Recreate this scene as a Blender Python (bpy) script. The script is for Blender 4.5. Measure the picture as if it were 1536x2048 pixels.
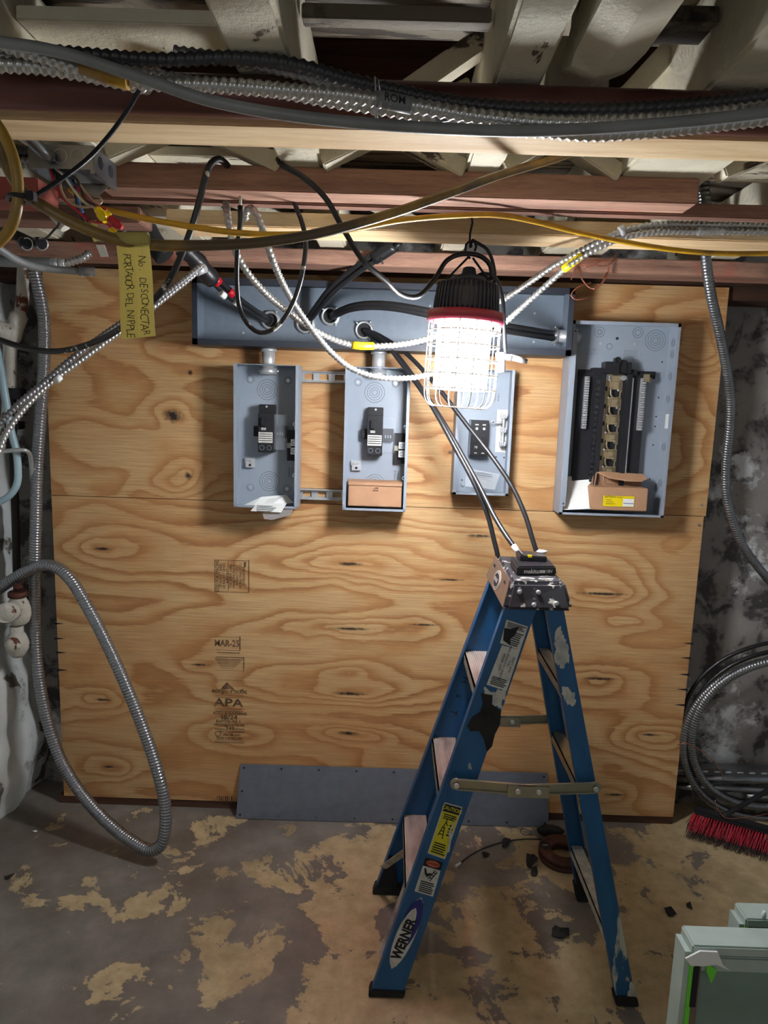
import bpy, bmesh, math, random
from mathutils import Vector, Matrix, noise

for o in list(bpy.data.objects):
    bpy.data.objects.remove(o)
SC = bpy.context.scene
COL = SC.collection
rnd = random.Random(7)
PI = math.pi
V = Vector

# ------------------------------------------------------------------ camera
CX, CY, CZ = 1.26503, -2.58839, 1.62795
YAW, PITCH, ROLL, FPX = -0.0065617, -0.1540363, 0.0314822, 1400.0
_f = V((math.sin(YAW) * math.cos(PITCH), math.cos(YAW) * math.cos(PITCH), math.sin(PITCH)))
_r0 = V((math.cos(YAW), -math.sin(YAW), 0))
_u0 = _r0.cross(_f)
_r = _r0 * math.cos(ROLL) + _u0 * math.sin(ROLL)
_u = -_r0 * math.sin(ROLL) + _u0 * math.cos(ROLL)
cd = bpy.data.cameras.new('camera')
cam = bpy.data.objects.new('camera', cd)
COL.objects.link(cam)
mw = Matrix.Identity(4)
for i in range(3):
    mw[i][0] = _r[i]; mw[i][1] = _u[i]; mw[i][2] = -_f[i]
mw[0][3], mw[1][3], mw[2][3] = CX, CY, CZ
cam.matrix_world = mw
cd.sensor_fit = 'VERTICAL'
cd.sensor_height = 36.0
cd.lens = 36.0 * FPX / 2048.0
cd.clip_start = 0.02
SC.camera = cam

# ------------------------------------------------------------------ light and exposure
SC.view_settings.view_transform = 'Standard'
SC.view_settings.look = 'None'
SC.view_settings.exposure = 0.0
SC.view_settings.gamma = 1.0
SC.view_settings.use_curve_mapping = False
LAMP_STRENGTH = 190.0
w = bpy.data.worlds.new('world'); SC.world = w; w.use_nodes = True
w.node_tree.nodes['Background'].inputs[0].default_value = (0.90, 0.95, 1.0, 1)
w.node_tree.nodes['Background'].inputs[1].default_value = 0.25
# added soft fill light, no lamp of the cellar, unseen behind the camera
ld = bpy.data.lights.new('fill_light', 'AREA'); ld.energy = 7; ld.size = 0.5; ld.color = (1.0, 0.96, 0.9)
lo = bpy.data.objects.new('fill_light', ld); COL.objects.link(lo); lo.location = (0.7, -3.9, 2.2)
lo.rotation_euler = (V((1.4, -0.2, 0.9)) - lo.location).to_track_quat('-Z', 'Y').to_euler()

# ------------------------------------------------------------------ measuring helpers
CAMP = V((CX, CY, CZ))
def ray(px, py):
    return _f + _r * ((px - 768) / FPX) - _u * ((py - 1024) / FPX)
def hit(px, py, P, N):
    d = ray(px, py); N = V(N)
    return CAMP + d * ((V(P) - CAMP).dot(N) / d.dot(N))
def at(px, py, Y): return hit(px, py, (0, Y, 0), (0, 1, 0))
def atz(px, py, Z): return hit(px, py, (0, 0, Z), (0, 0, 1))
def path(pts): return [p if isinstance(p, Vector) else at(*p) for p in pts]   # (pixel x, pixel y, depth) or a point

# ------------------------------------------------------------------ materials
def nt(name):
    m = bpy.data.materials.new(name); m.use_nodes = True
    t = m.node_tree; b = t.nodes['Principled BSDF']
    return m, t, b
class G:
    def __init__(s, t): s.t = t
    def n(s, ty, **k):
        x = s.t.nodes.new(ty)
        for a, v in k.items(): setattr(x, a, v)
        return x
    def put(s, sock, v):
        if hasattr(v, 'is_output') or isinstance(v, bpy.types.NodeSocket): s.t.links.new(v, sock)
        else: sock.default_value = v
    def math(s, op, a, b=0.0, c=None, clamp=False):
        x = s.n('ShaderNodeMath', operation=op, use_clamp=clamp)
        s.put(x.inputs[0], a); s.put(x.inputs[1], b)
        if c is not None: s.put(x.inputs[2], c)
        return x.outputs[0]
    def co(s, scale=(1, 1, 1), loc=(0, 0, 0)):
        c = s.n('ShaderNodeTexCoord'); m = s.n('ShaderNodeMapping')
        m.inputs['Scale'].default_value = scale; m.inputs['Location'].default_value = loc
        oi = s.n('ShaderNodeObjectInfo'); a = s.n('ShaderNodeVectorMath', operation='ADD'); k = s.math('MULTIPLY', oi.outputs['Random'], 23.0)
        s.t.links.new(c.outputs['Object'], a.inputs[0]); s.t.links.new(k, a.inputs[1])
        s.t.links.new(a.outputs[0], m.inputs[0]); return m.outputs[0]
    def noise(s, vec, scale, det=4, ro=0.5, dist=0.0):
        x = s.n('ShaderNodeTexNoise'); s.put(x.inputs['Vector'], vec)
        x.inputs['Scale'].default_value = scale; x.inputs['Detail'].default_value = det
        x.inputs['Roughness'].default_value = ro; x.inputs['Distortion'].default_value = dist
        return x.outputs[0]
    def ramp(s, f, stops, interp='LINEAR'):
        x = s.n('ShaderNodeValToRGB'); s.put(x.inputs[0], f); e = x.color_ramp.elements
        x.color_ramp.interpolation = interp
        while len(e) < len(stops): e.new(0.5)
        for i, (p, c) in enumerate(stops):
            e[i].position = p
            e[i].color = (c, c, c, 1) if isinstance(c, (int, float)) else tuple(c) + (1,)
        return x.outputs[0]
    def mix(s, f, a, b, mode='MIX'):
        x = s.n('ShaderNodeMix', data_type='RGBA', blend_type=mode)
        s.put(x.inputs[0], f)
        for i, v in ((6, a), (7, b)):
            if isinstance(v, tuple): x.inputs[i].default_value = v + (1,) if len(v) == 3 else v
            else: s.t.links.new(v, x.inputs[i])
        return x.outputs[2]
    def bump(s, h, strength, dist, b):
        x = s.n('ShaderNodeBump'); x.inputs['Strength'].default_value = strength; x.inputs['Distance'].default_value = dist
        s.t.links.new(h, x.inputs['Height']); s.t.links.new(x.outputs[0], b.inputs['Normal'])

def srgb(r, g, b):
    f = lambda c: (c / 255 / 12.92) if c / 255 <= .04045 else ((c / 255 + .055) / 1.055) ** 2.4
    return (f(r), f(g), f(b))

def M(name, c1, c2=None, scale=8, lo_=.35, hi=.65, rough=.5, metal=0, bump=0, bdist=.002, stretch=(1, 1, 1), det=6, ro=.6, emit=0, alpha=None, third=None):
    m, t, b = nt(name); g = G(t)
    b.inputs['Roughness'].default_value = rough; b.inputs['Metallic'].default_value = metal
    b.inputs['Base Color'].default_value = tuple(c1) + (1,)
    if c2 is not None:
        f = g.noise(g.co(stretch), scale, det, ro)
        c = g.ramp(f, [(lo_, c1), (hi, c2)])
        if third:
            f2 = g.noise(g.co(stretch, (3.1, 7.7, 1.3)), third[1], 8, .65)
            c = g.mix(g.ramp(f2, [(third[2], 0), (third[2] + .03, 1)]), c, tuple(third[0]))
        t.links.new(c, b.inputs['Base Color'])
        if bump: g.bump(f, bump, bdist, b)
    elif bump:
        g.bump(g.noise(g.co(stretch), scale, det, ro), bump, bdist, b)
    if emit:
        b.inputs['Emission Color'].default_value = (0.93, 0.96, 1.0, 1); b.inputs['Emission Strength'].default_value = emit
    if alpha is not None:
        b.inputs['Alpha'].default_value = alpha
    return m

def wood(name, dark, light, stretch=(1, 14, 14), scale=2.2, rough=.75, stain=None):
    m, t, b = nt(name); g = G(t)
    co = g.co(stretch)
    n1 = g.noise(co, scale, 5, .6, .4)
    n2 = g.noise(g.co(tuple(4 * s for s in stretch)), scale * 3, 4, .7)
    f = g.math('ADD', g.math('MULTIPLY', n1, .7), g.math('MULTIPLY', n2, .3))
    c = g.ramp(f, [(.36, dark), (.6, light)])
    if stain:
        s = g.noise(g.co((1, 1, 1), (5, 2, 9)), stain[1], 5, .6)
        c = g.mix(g.ramp(s, [(stain[2], 0), (stain[2] + .12, .85)]), c, stain[0])
    t.links.new(c, b.inputs['Base Color']); b.inputs['Roughness'].default_value = rough
    g.bump(n2, .25, .002, b)
    return m

def plywood(name, knots, seed):
    m, t, b = nt(name); g = G(t)
    c = g.n('ShaderNodeTexCoord').outputs['Object']
    mp = g.n('ShaderNodeMapping'); t.links.new(c, mp.inputs[0])
    mp.inputs['Scale'].default_value = (.85, 1, 2.3); mp.inputs['Location'].default_value = (seed, 0, seed * .7)
    base = g.noise(mp.outputs[0], 1.35, 2.2, .42, .25)
    wob = g.noise(mp.outputs[0], 7, 4, .65)
    fm = g.n('ShaderNodeMapping'); t.links.new(c, fm.inputs[0]); fm.inputs['Scale'].default_value = (2.5, 1, 55)
    fleck = g.noise(fm.outputs[0], 3.0, 4, .65)
    wn = g.n('ShaderNodeTexNoise'); t.links.new(c, wn.inputs['Vector']); wn.inputs['Scale'].default_value = 5.5; wn.inputs['Detail'].default_value = 3
    wv = g.n('ShaderNodeVectorMath', operation='MULTIPLY_ADD'); t.links.new(wn.outputs['Color'], wv.inputs[0]); wv.inputs[1].default_value = (.16, 0, .055)
    ws = g.n('ShaderNodeVectorMath', operation='ADD'); t.links.new(c, ws.inputs[0]); ws.inputs[1].default_value = (-.08, 0, -.0275)
    t.links.new(ws.outputs[0], wv.inputs[2]); cw = wv.outputs[0]
    v = g.math('ADD', g.math('ADD', g.math('MULTIPLY', base, 1.0), g.math('MULTIPLY', wob, .05)), g.math('MULTIPLY', fleck, .035))
    dark = None
    for (kx, kz, sx, sz, amp, core) in knots:
        s = g.n('ShaderNodeVectorMath', operation='SUBTRACT'); t.links.new(c, s.inputs[0]); s.inputs[1].default_value = (kx, 0, kz)
        q = g.n('ShaderNodeVectorMath', operation='MULTIPLY'); t.links.new(s.outputs[0], q.inputs[0]); q.inputs[1].default_value = (1 / sx, 0, 1 / sz)
        L = g.n('ShaderNodeVectorMath', operation='LENGTH'); t.links.new(q.outputs[0], L.inputs[0])
        sw = g.n('ShaderNodeVectorMath', operation='SUBTRACT'); t.links.new(cw, sw.inputs[0]); sw.inputs[1].default_value = (kx, 0, kz); t.links.new(sw.outputs[0], q.inputs[0])
        d = L.outputs['Value']
        e = g.math('DIVIDE', amp, g.math('ADD', 1.0, g.math('MULTIPLY', d, d)))
        v = g.math('ADD', v, e)
        if core:
            cx_, cz_ = core
            q2 = g.n('ShaderNodeVectorMath', operation='MULTIPLY'); t.links.new(s.outputs[0], q2.inputs[0]); q2.inputs[1].default_value = (1 / cx_, 0, 1 / cz_)
            L2 = g.n('ShaderNodeVectorMath', operation='LENGTH'); t.links.new(q2.outputs[0], L2.inputs[0])
            dd = g.math('ADD', L2.outputs['Value'], g.math('MULTIPLY', g.math('SUBTRACT', g.noise(c, 55, 4, .6), .5), 1.8))
            k = g.math('SUBTRACT', 1.35, dd, clamp=True)
            dark = k if dark is None else g.math('MAXIMUM', dark, k)
    ph = g.math('MULTIPLY', v, 9.5)
    fr = g.math('FRACT', ph)
    band = g.ramp(fr, [(0, .10), (.25, 0.0), (.52, .25), (.72, .75), (.88, 1.0), (.95, .3), (1.0, .10)])
    gv = g.n('ShaderNodeMapping'); t.links.new(c, gv.inputs[0]); gv.inputs['Scale'].default_value = (3, 1, 160)
    grain = g.noise(gv.outputs[0], 1.6, 5, .7)
    big = g.noise(c, 1.1, 3, .5)
    mod = g.math('MULTIPLY', band, g.ramp(big, [(.3, .5), (.62, 1.0)]))
    col = g.ramp(mod, [(0, srgb(214, 180, 130)), (.45, srgb(194, 146, 92)), (1.0, srgb(148, 94, 52))])
    warm = g.mix(g.ramp(g.noise(c, 1.9, 3, .5), [(.4, 0), (.65, .55)]), col, srgb(196, 140, 86))
    gcol = g.mix(g.ramp(grain, [(.38, .0), (.66, .6)]), warm, srgb(150, 106, 66))
    gcol = g.mix(g.ramp(fleck, [(.56, 0), (.72, .45)]), gcol, srgb(226, 198, 152))
    fin = g.mix(g.math('MULTIPLY', dark, 1.0, clamp=True), gcol, srgb(38, 24, 18)) if dark is not None else gcol
    t.links.new(fin, b.inputs['Base Color']); b.inputs['Roughness'].default_value = .62
    g.bump(grain, .12, .001, b)
    return m

def peel(name, paint, under, scale=5, th=.55, rough=.7, bump=.6, stretch=(1, 1, 1), grime=None, soft=.02):
    m, t, b = nt(name); g = G(t)
    f = g.noise(g.co(stretch), scale, 10, .62, .3)
    k = g.ramp(f, [(th, 0), (th + soft, 1)])
    pn = g.noise(g.co(), scale * .5, 5, .6)
    pc = g.mix(g.ramp(pn, [(.3, 0), (.7, 1)]), tuple(paint), tuple(x * .68 for x in paint))
    un = g.mix(g.noise(g.co(stretch), scale * 6, 5, .7), tuple(under), tuple(x * .45 for x in under))
    c = g.mix(k, pc, un)
    if grime:
        gn = g.noise(g.co((1, 1, 1), (2, 5, 1)), grime[1], 8, .65)
        c = g.mix(g.ramp(gn, [(grime[2], 0), (grime[2] + .06, .95)]), c, grime[0])
    t.links.new(c, b.inputs['Base Color']); b.inputs['Roughness'].default_value = rough
    fine = g.noise(g.co(), scale * 9, 6, .65)
    h = g.math('ADD', g.math('MULTIPLY', k, -.6), g.math('MULTIPLY', fine, .8))
    g.bump(h, bump, .006, b)
    return m

def floor_mat():
    m, t, b = nt('painted_concrete'); g = G(t)
    c = g.n('ShaderNodeTexCoord').outputs['Object']
    f = g.noise(c, 4.6, 14, .68, .35)
    sep = g.n('ShaderNodeSeparateXYZ'); t.links.new(c, sep.inputs[0])
    # worn more to bare concrete on the left and by the wall
    gx = g.math('MULTIPLY', g.math('SUBTRACT', sep.outputs[0], 1.25), .085)
    gy = g.math('MULTIPLY', g.math('ADD', sep.outputs[1], .55), -.09)
    big = g.math('MULTIPLY', g.math('SUBTRACT', g.noise(c, 1.1, 2, .5), .5), .35)
    k0 = g.math('ADD', g.math('ADD', g.math('ADD', f, gx), gy), big)
    k = g.ramp(k0, [(.506, 0), (.516, 1)])
    g2 = g.ramp(g.noise(c, 13, 8, .6), [(.30, 1), (.33, 0)])
    k = g.math('SUBTRACT', k, g.math('MULTIPLY', g2, .9), clamp=True)
    con = g.mix(g.ramp(g.noise(c, 6, 10, .7), [(.3, 0), (.7, 1)]), srgb(98, 94, 88), srgb(138, 132, 124))
    con = g.mix(g.ramp(g.noise(c, 2.2, 5, .6), [(.42, 0), (.62, .6)]), con, srgb(88, 76, 64))
    tan = g.mix(g.ramp(g.noise(c, 18, 8, .7), [(.3, 0), (.7, 1)]), srgb(196, 178, 140), srgb(160, 142, 106))
    tan = g.mix(g.ramp(g.noise(c, 1.7, 5, .6), [(.5, 0), (.66, .5)]), tan, srgb(112, 92, 68))
    col = g.mix(k, con, tan)
    spk = g.ramp(g.noise(c, 95, 3, .6), [(.68, 0), (.72, .6)])
    col = g.mix(spk, col, srgb(90, 84, 78))
    t.links.new(col, b.inputs['Base Color'])
    b.inputs['Roughness'].default_value = .58
    g.bump(g.math('ADD', g.math('MULTIPLY', k, .5), g.math('MULTIPLY', g.noise(c, 40, 8, .7), .5)), .35, .003, b)
    return m

KN_LO, KN_UP = [], []
def kn(px, py, sx, sz, amp, core, lst, z0):
    p = at(px, py, -.002); lst.append((p.x, p.z - z0, sx, sz, amp, core))
for a in [(345, 832, .10, .06, .30, (.030, .022)), (380, 745, .05, .03, .1, (.009, .009)), (376, 952, .07, .04, .14, (.013, .012)), (340, 700, .2, .08, .25, None),
          (900, 905, .05, .04, .1, (.010, .008)), (1400, 700, .10, .10, .3, None), (640, 860, .10, .05, .2, None), (1320, 880, .15, .15, .3, None), (345, 970, .12, .06, .3, None)]:
    kn(*a, KN_UP, 1.25)
for a in [(205, 1098, .14, .05, .25, (.030, .006)), (700, 1128, .30, .05, .42, (.042, .006)), (960, 1072, .12, .04, .2, (.040, .006)), (1205, 1188, .2, .05, .3, (.085, .006)),
          (702, 1258, .25, .045, .4, (.07, .005)), (848, 1250, .1, .03, .12, (.05, .004)), (700, 1388, .22, .045, .4, (.06, .006)), (697, 1467, .2, .04, .36, (.035, .007)),
          (218, 1534, .12, .05, .3, (.024, .006)), (1200, 1358, .14, .05, .3, (.05, .005)), (470, 1470, .16, .05, .3, None), (700, 1345, .10, .03, .2, None),
          (1300, 1470, .14, .06, .35, (.035, .005)), (205, 1400, .10, .05, .3, (.03, .005)), (1250, 1245, .1, .03, .15, None), (660, 1050, .35, .05, .2, None), (1230, 1590, .12, .04, .2, (.04, .005)), (400, 1330, .08, .03, .15, (.03, .004)), (900, 1160, .2, .04, .2, (.05, .004))]:
    kn(*a, KN_LO, .03)

m_ply_up = plywood('plywood_upper', KN_UP, 3.3)
m_ply_lo = plywood('plywood_lower', KN_LO, 8.1)
m_ply_edge = wood('plywood_edge', srgb(120, 84, 50), srgb(175, 135, 88), (2, 2, 60), 3)
m_floor = floor_mat()
m_wall_l = peel('whitewashed_stone', srgb(226, 231, 229), srgb(120, 112, 100), 4.5, .56, grime=(srgb(100, 92, 80), 2.3, .60), bump=.8)
m_wall_b = peel('old_wall_paint', srgb(154, 149, 144), srgb(82, 77, 77), 7.5, .50, grime=(srgb(228, 230, 232), 3.4, .565), bump=.9, soft=.08)
m_cream = peel('peeling_cream_paint', srgb(232, 224, 200), srgb(120, 100, 80), 9, .66, stretch=(1.5, .6, 1), bump=.8, grime=(srgb(150, 138, 116), 3.2, .66))
m_cream2 = peel('peeling_cream_paint_board', srgb(222, 214, 190), srgb(100, 84, 70), 7, .60, stretch=(.5, 2, 1), bump=.8)
m_sub = peel('weathered_subfloor', srgb(150, 138, 120), srgb(84, 72, 62), 4, .46, stretch=(.35, 3, 1), bump=.7, grime=(srgb(48, 40, 38), 2, .55))
m_fir = wood('old_fir', srgb(100, 68, 58), srgb(142, 102, 84), (1, 12, 12), 2.4)
m_fir_red = wood('old_fir_red', srgb(122, 86, 74), srgb(180, 138, 116), (1, 12, 12), 2.4, stain=(srgb(190, 90, 78), 3.0, .58))
m_pine = wood('pine', srgb(200, 164, 118), srgb(232, 206, 164), (1, 12, 12), 2.4)
m_darkwood = wood('dark_wood', srgb(52, 36, 30), srgb(86, 60, 46), (1, 12, 12), 2.4)
m_redblock = M('red_stained_wood', srgb(136, 58, 42), srgb(104, 36, 28), 6)
m_copper = M('brown_copper', srgb(116, 72, 64), srgb(86, 54, 50), 5, rough=.35, metal=.45, stretch=(.3, 3, 3))
m_steel = M('galvanized_steel', (.62, .64, .66), (.48, .50, .52), 20, rough=.33, metal=.6)
m_steel_d = M('dull_steel', (.30, .31, .33), (.21, .22, .23), 14, rough=.36, metal=.9)
m_mc = M('armored_cable_metal', (.50, .50, .49), None, rough=.28, metal=.75)
m_mc_d = M('dark_armored_cable', (.22, .22, .23), None, rough=.36, metal=.6)
m_mc_k = M('black_armored_cable', (.055, .055, .06), None, rough=.42, metal=.5)
m_flexg = M('grey_flexible_conduit', (.29, .30, .32), None, rough=.28, metal=.8)
m_greyplas = M('grey_plastic', (.23, .24, .25), (.17, .18, .18), 12, rough=.45)
m_boxgrey = M('panel_grey_paint', srgb(146, 156, 168), srgb(139, 149, 161), 5, rough=.42, bump=.03, bdist=.0005)
m_trough = M('trough_grey_paint', srgb(116, 127, 140), srgb(108, 119, 132), 40, rough=.4, bump=.08, bdist=.0006)
m_slate = M('dark_slate_grey', srgb(40, 45, 56), srgb(34, 39, 50), 30, rough=.5)
m_slate2 = M('cover_plate_paint', srgb(98, 104, 114), srgb(90, 96, 106), 30, rough=.55)
m_black = M('black_plastic', (.018, .018, .021), None, rough=.35)
m_blackrub = M('black_rubber', (.012, .012, .013), (.03, .03, .03), 12, rough=.65)
m_wire_k = M('black_wire', (.014, .014, .016), None, rough=.38)
m_wire_kp = M('black_wire_paint_flecked', (.016, .016, .018), (.55, .53, .48), 30, .60, .63, rough=.35, stretch=(1, 1, 1))
m_wire_r = M('red_wire', srgb(170, 24, 48), None, rough=.35)
m_wire_w = M('white_wire', srgb(205, 200, 188), None, rough=.4)
m_wire_t = M('tan_wire', srgb(168, 146, 120), None, rough=.4)
m_wire_b = M('blue_wire', srgb(60, 120, 180), None, rough=.35)
m_cu = M('bare_copper', srgb(196, 128, 104), srgb(160, 92, 70), 30, rough=.32, metal=.7)
m_nm = M('yellow_cable_aged', srgb(158, 124, 52), srgb(88, 74, 54), 5, .42, .60, rough=.4)
m_nm2 = M('yellow_cable', srgb(196, 150, 30), srgb(140, 104, 30), 7, .5, .7, rough=.4)
m_yel = M('yellow_plastic', srgb(232, 204, 10), None, rough=.35)
m_red = M('red_plastic', srgb(176, 20, 36), None, rough=.35)
m_white = M('white_paper', srgb(226, 228, 226), None, rough=.7)
m_paperg = M('grey_print', srgb(120, 124, 128), None, rough=.8)
m_tape = M('masking_tape', srgb(206, 196, 128), srgb(196, 184, 116), 12, rough=.7, bump=.15, bdist=.0006)
def _tr(m):
    t = m.node_tree; b = t.nodes['Principled BSDF']; o = [n for n in t.nodes if n.type == 'OUTPUT_MATERIAL'][0]
    tl = t.nodes.new('ShaderNodeBsdfTranslucent'); tl.inputs[0].default_value = tuple(srgb(224, 212, 150)) + (1,)
    mx = t.nodes.new('ShaderNodeMixShader'); mx.inputs[0].default_value = .5
    t.links.new(b.outputs[0], mx.inputs[1]); t.links.new(tl.outputs[0], mx.inputs[2]); t.links.new(mx.outputs[0], o.inputs[0])
_tr(m_tape)
m_ink = M('black_ink', (.02, .02, .025), None, rough=.7)
m_stamp = M('stamp_ink', srgb(88, 66, 46), srgb(160, 122, 80), 45, .50, .72, rough=.8)
m_cardb = M('cardboard', srgb(176, 136, 104), srgb(166, 126, 96), 14, rough=.8)
m_cardb_in = M('cardboard_inside', srgb(150, 112, 86), None, rough=.85)
m_bluefg = M('blue_fiberglass', srgb(30, 94, 144), srgb(18, 76, 122), 26, .3, .7, rough=.45, stretch=(1, 1, .25), third=(srgb(200, 205, 205), 11, .705))
m_bluesp = M('blue_fiberglass_spattered', srgb(32, 96, 146), srgb(20, 78, 124), 26, .3, .7, rough=.45, stretch=(1, 1, .25), third=(srgb(196, 196, 186), 7, .60))
m_tread = M('weathered_tread', srgb(196, 190, 180), srgb(140, 130, 120), 20, .4, .66, rough=.6, stretch=(1, .2, 1), metal=.1)
m_cap = M('black_cap_paint_spattered', (.02, .022, .027), (.03, .03, .036), 9, rough=.5, third=(srgb(206, 204, 196), 36, .57))
m_capside = M('brown_cap_side', srgb(124, 106, 94), srgb(104, 88, 78), 12, rough=.4, metal=.3)
m_splat = M('dried_paint', srgb(196, 194, 184), srgb(140, 150, 158), 30, .45, .7, rough=.8, bump=.4)
m_zinc = M('zinc_plated', srgb(168, 162, 138), srgb(146, 146, 138), 14, rough=.34, metal=.7)
m_rust = M('rusty_iron', srgb(92, 52, 40), srgb(58, 36, 32), 9, rough=.6, metal=.4, bump=.3)
m_whiterust = peel('white_paint_over_rust', srgb(214, 210, 198), srgb(120, 62, 34), 16, .585, bump=.9)
m_blackpipe = peel('dark_pipe_flaking', srgb(40, 36, 34), srgb(150, 140, 126), 9, .6, bump=.5)
m_lblue = M('pale_blue_pipe', srgb(170, 198, 208), srgb(150, 180, 192), 6, rough=.35)
m_brass = M('bus_bar_brass', srgb(196, 176, 140), srgb(176, 160, 130), 12, rough=.35, metal=.7)
m_alu = M('aluminium', (.70, .71, .72), (.58, .59, .61), 60, rough=.32, metal=.55)
m_led = M('led_panel', (1, 1, 1), None, emit=LAMP_STRENGTH)
m_ledchip = M('led_chip', (.1, .1, .09), None, emit=.45)
m_lamphead = M('lamp_heat_sink', srgb(52, 56, 68), srgb(44, 48, 60), 10, rough=.5)
m_lampred = M('lamp_red_ring', srgb(150, 40, 62), None, rough=.4)
m_cage = M('lamp_cage_wire', srgb(214, 204, 190), None, rough=.35, metal=.3)
m_stkyel = M('caution_yellow', srgb(214, 204, 40), srgb(196, 186, 36), 20, rough=.5)
m_stkora = M('danger_orange', srgb(190, 92, 66), None, rough=.5)
m_stkblue = M('logo_blue', srgb(30, 34, 120), None, rough=.4)
m_stkwhite = M('sticker_white', srgb(208, 208, 202), srgb(180, 180, 172), 40, .4, .7, rough=.5)
m_bristle = M('red_bristles', srgb(196, 22, 58), srgb(140, 10, 40), 60, rough=.6)
m_bristle_k = M('dark_bristles', srgb(60, 34, 36), srgb(34, 22, 24), 60, rough=.7)
m_caseg = M('case_green_grey', srgb(126, 150, 140), srgb(112, 134, 126), 5, rough=.5)
m_casetop = M('case_grey_top', srgb(176, 192, 184), srgb(160, 176, 168), 8, rough=.5)
m_caselime = M('lime_tape', srgb(110, 214, 60), None, rough=.5)
m_casebrown = M('case_brown_channel', srgb(128, 112, 96), srgb(104, 90, 78), 9, rough=.7)
m_plasticbag = M('clear_plastic', (.9, .92, .95), None, rough=.12, alpha=.16)
m_clearbox = M('clear_barrier', (.75, .8, .9), None, rough=.1, alpha=.07)
m_porc = M('porcelain', srgb(200, 196, 184), None, rough=.3)

for _m in (m_blackrub, m_black, m_ink, m_darkwood): _m.node_tree.nodes['Principled BSDF'].inputs['Specular IOR Level'].default_value = .22

# ------------------------------------------------------------------ mesh builder
_tc = {}
def text_mesh(s, bold):
    k = (s, bold)
    if k not in _tc:
        cu = bpy.data.curves.new('t', 'FONT'); cu.body = s; cu.align_x = 'CENTER'; cu.align_y = 'CENTER'; cu.size = 1
        cu.resolution_u = 3; cu.offset = bold
        o = bpy.data.objects.new('t', cu); COL.objects.link(o)
        me = bpy.data.meshes.new_from_object(o.evaluated_get(bpy.context.evaluated_depsgraph_get()))
        bpy.data.objects.remove(o)
        _tc[k] = ([v.co.copy() for v in me.vertices], [list(p.vertices) for p in me.polygons])
        bpy.data.meshes.remove(me)
    return _tc[k]

def spline(pts, step):
    pts = [V(p) for p in pts]
    if len(pts) == 2:
        n = max(2, int((pts[1] - pts[0]).length / step)); return [pts[0].lerp(pts[1], i / n) for i in range(n + 1)]
    P = [pts[0] * 2 - pts[1]] + pts + [pts[-1] * 2 - pts[-2]]
    dense = []
    for i in range(1, len(P) - 2):
        p0, p1, p2, p3 = P[i - 1:i + 3]
        # centripetal Catmull-Rom
        t0 = 0; t1 = t0 + max(1e-4, (p1 - p0).length ** .5); t2 = t1 + max(1e-4, (p2 - p1).length ** .5); t3 = t2 + max(1e-4, (p3 - p2).length ** .5)
        for k in range(24):
            t = t1 + (t2 - t1) * k / 24
            A1 = p0 * ((t1 - t) / (t1 - t0)) + p1 * ((t - t0) / (t1 - t0))
            A2 = p1 * ((t2 - t) / (t2 - t1)) + p2 * ((t - t1) / (t2 - t1))
            A3 = p2 * ((t3 - t) / (t3 - t2)) + p3 * ((t - t2) / (t3 - t2))
            B1 = A1 * ((t2 - t) / (t2 - t0)) + A2 * ((t - t0) / (t2 - t0))
            B2 = A2 * ((t3 - t) / (t3 - t1)) + A3 * ((t - t1) / (t3 - t1))
            dense.append(B1 * ((t2 - t) / (t2 - t1)) + B2 * ((t - t1) / (t2 - t1)))
    dense.append(pts[-1])
    L = [0]
    for a, b in zip(dense, dense[1:]): L.append(L[-1] + (b - a).length)
    n = max(2, int(L[-1] / step)); out = []; j = 0
    for i in range(n + 1):
        s = L[-1] * i / n
        while j < len(L) - 2 and L[j + 1] < s: j += 1
        d = L[j + 1] - L[j]
        out.append(dense[j].lerp(dense[j + 1], 0 if d < 1e-9 else min(1, (s - L[j]) / d)))
    return out

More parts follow.
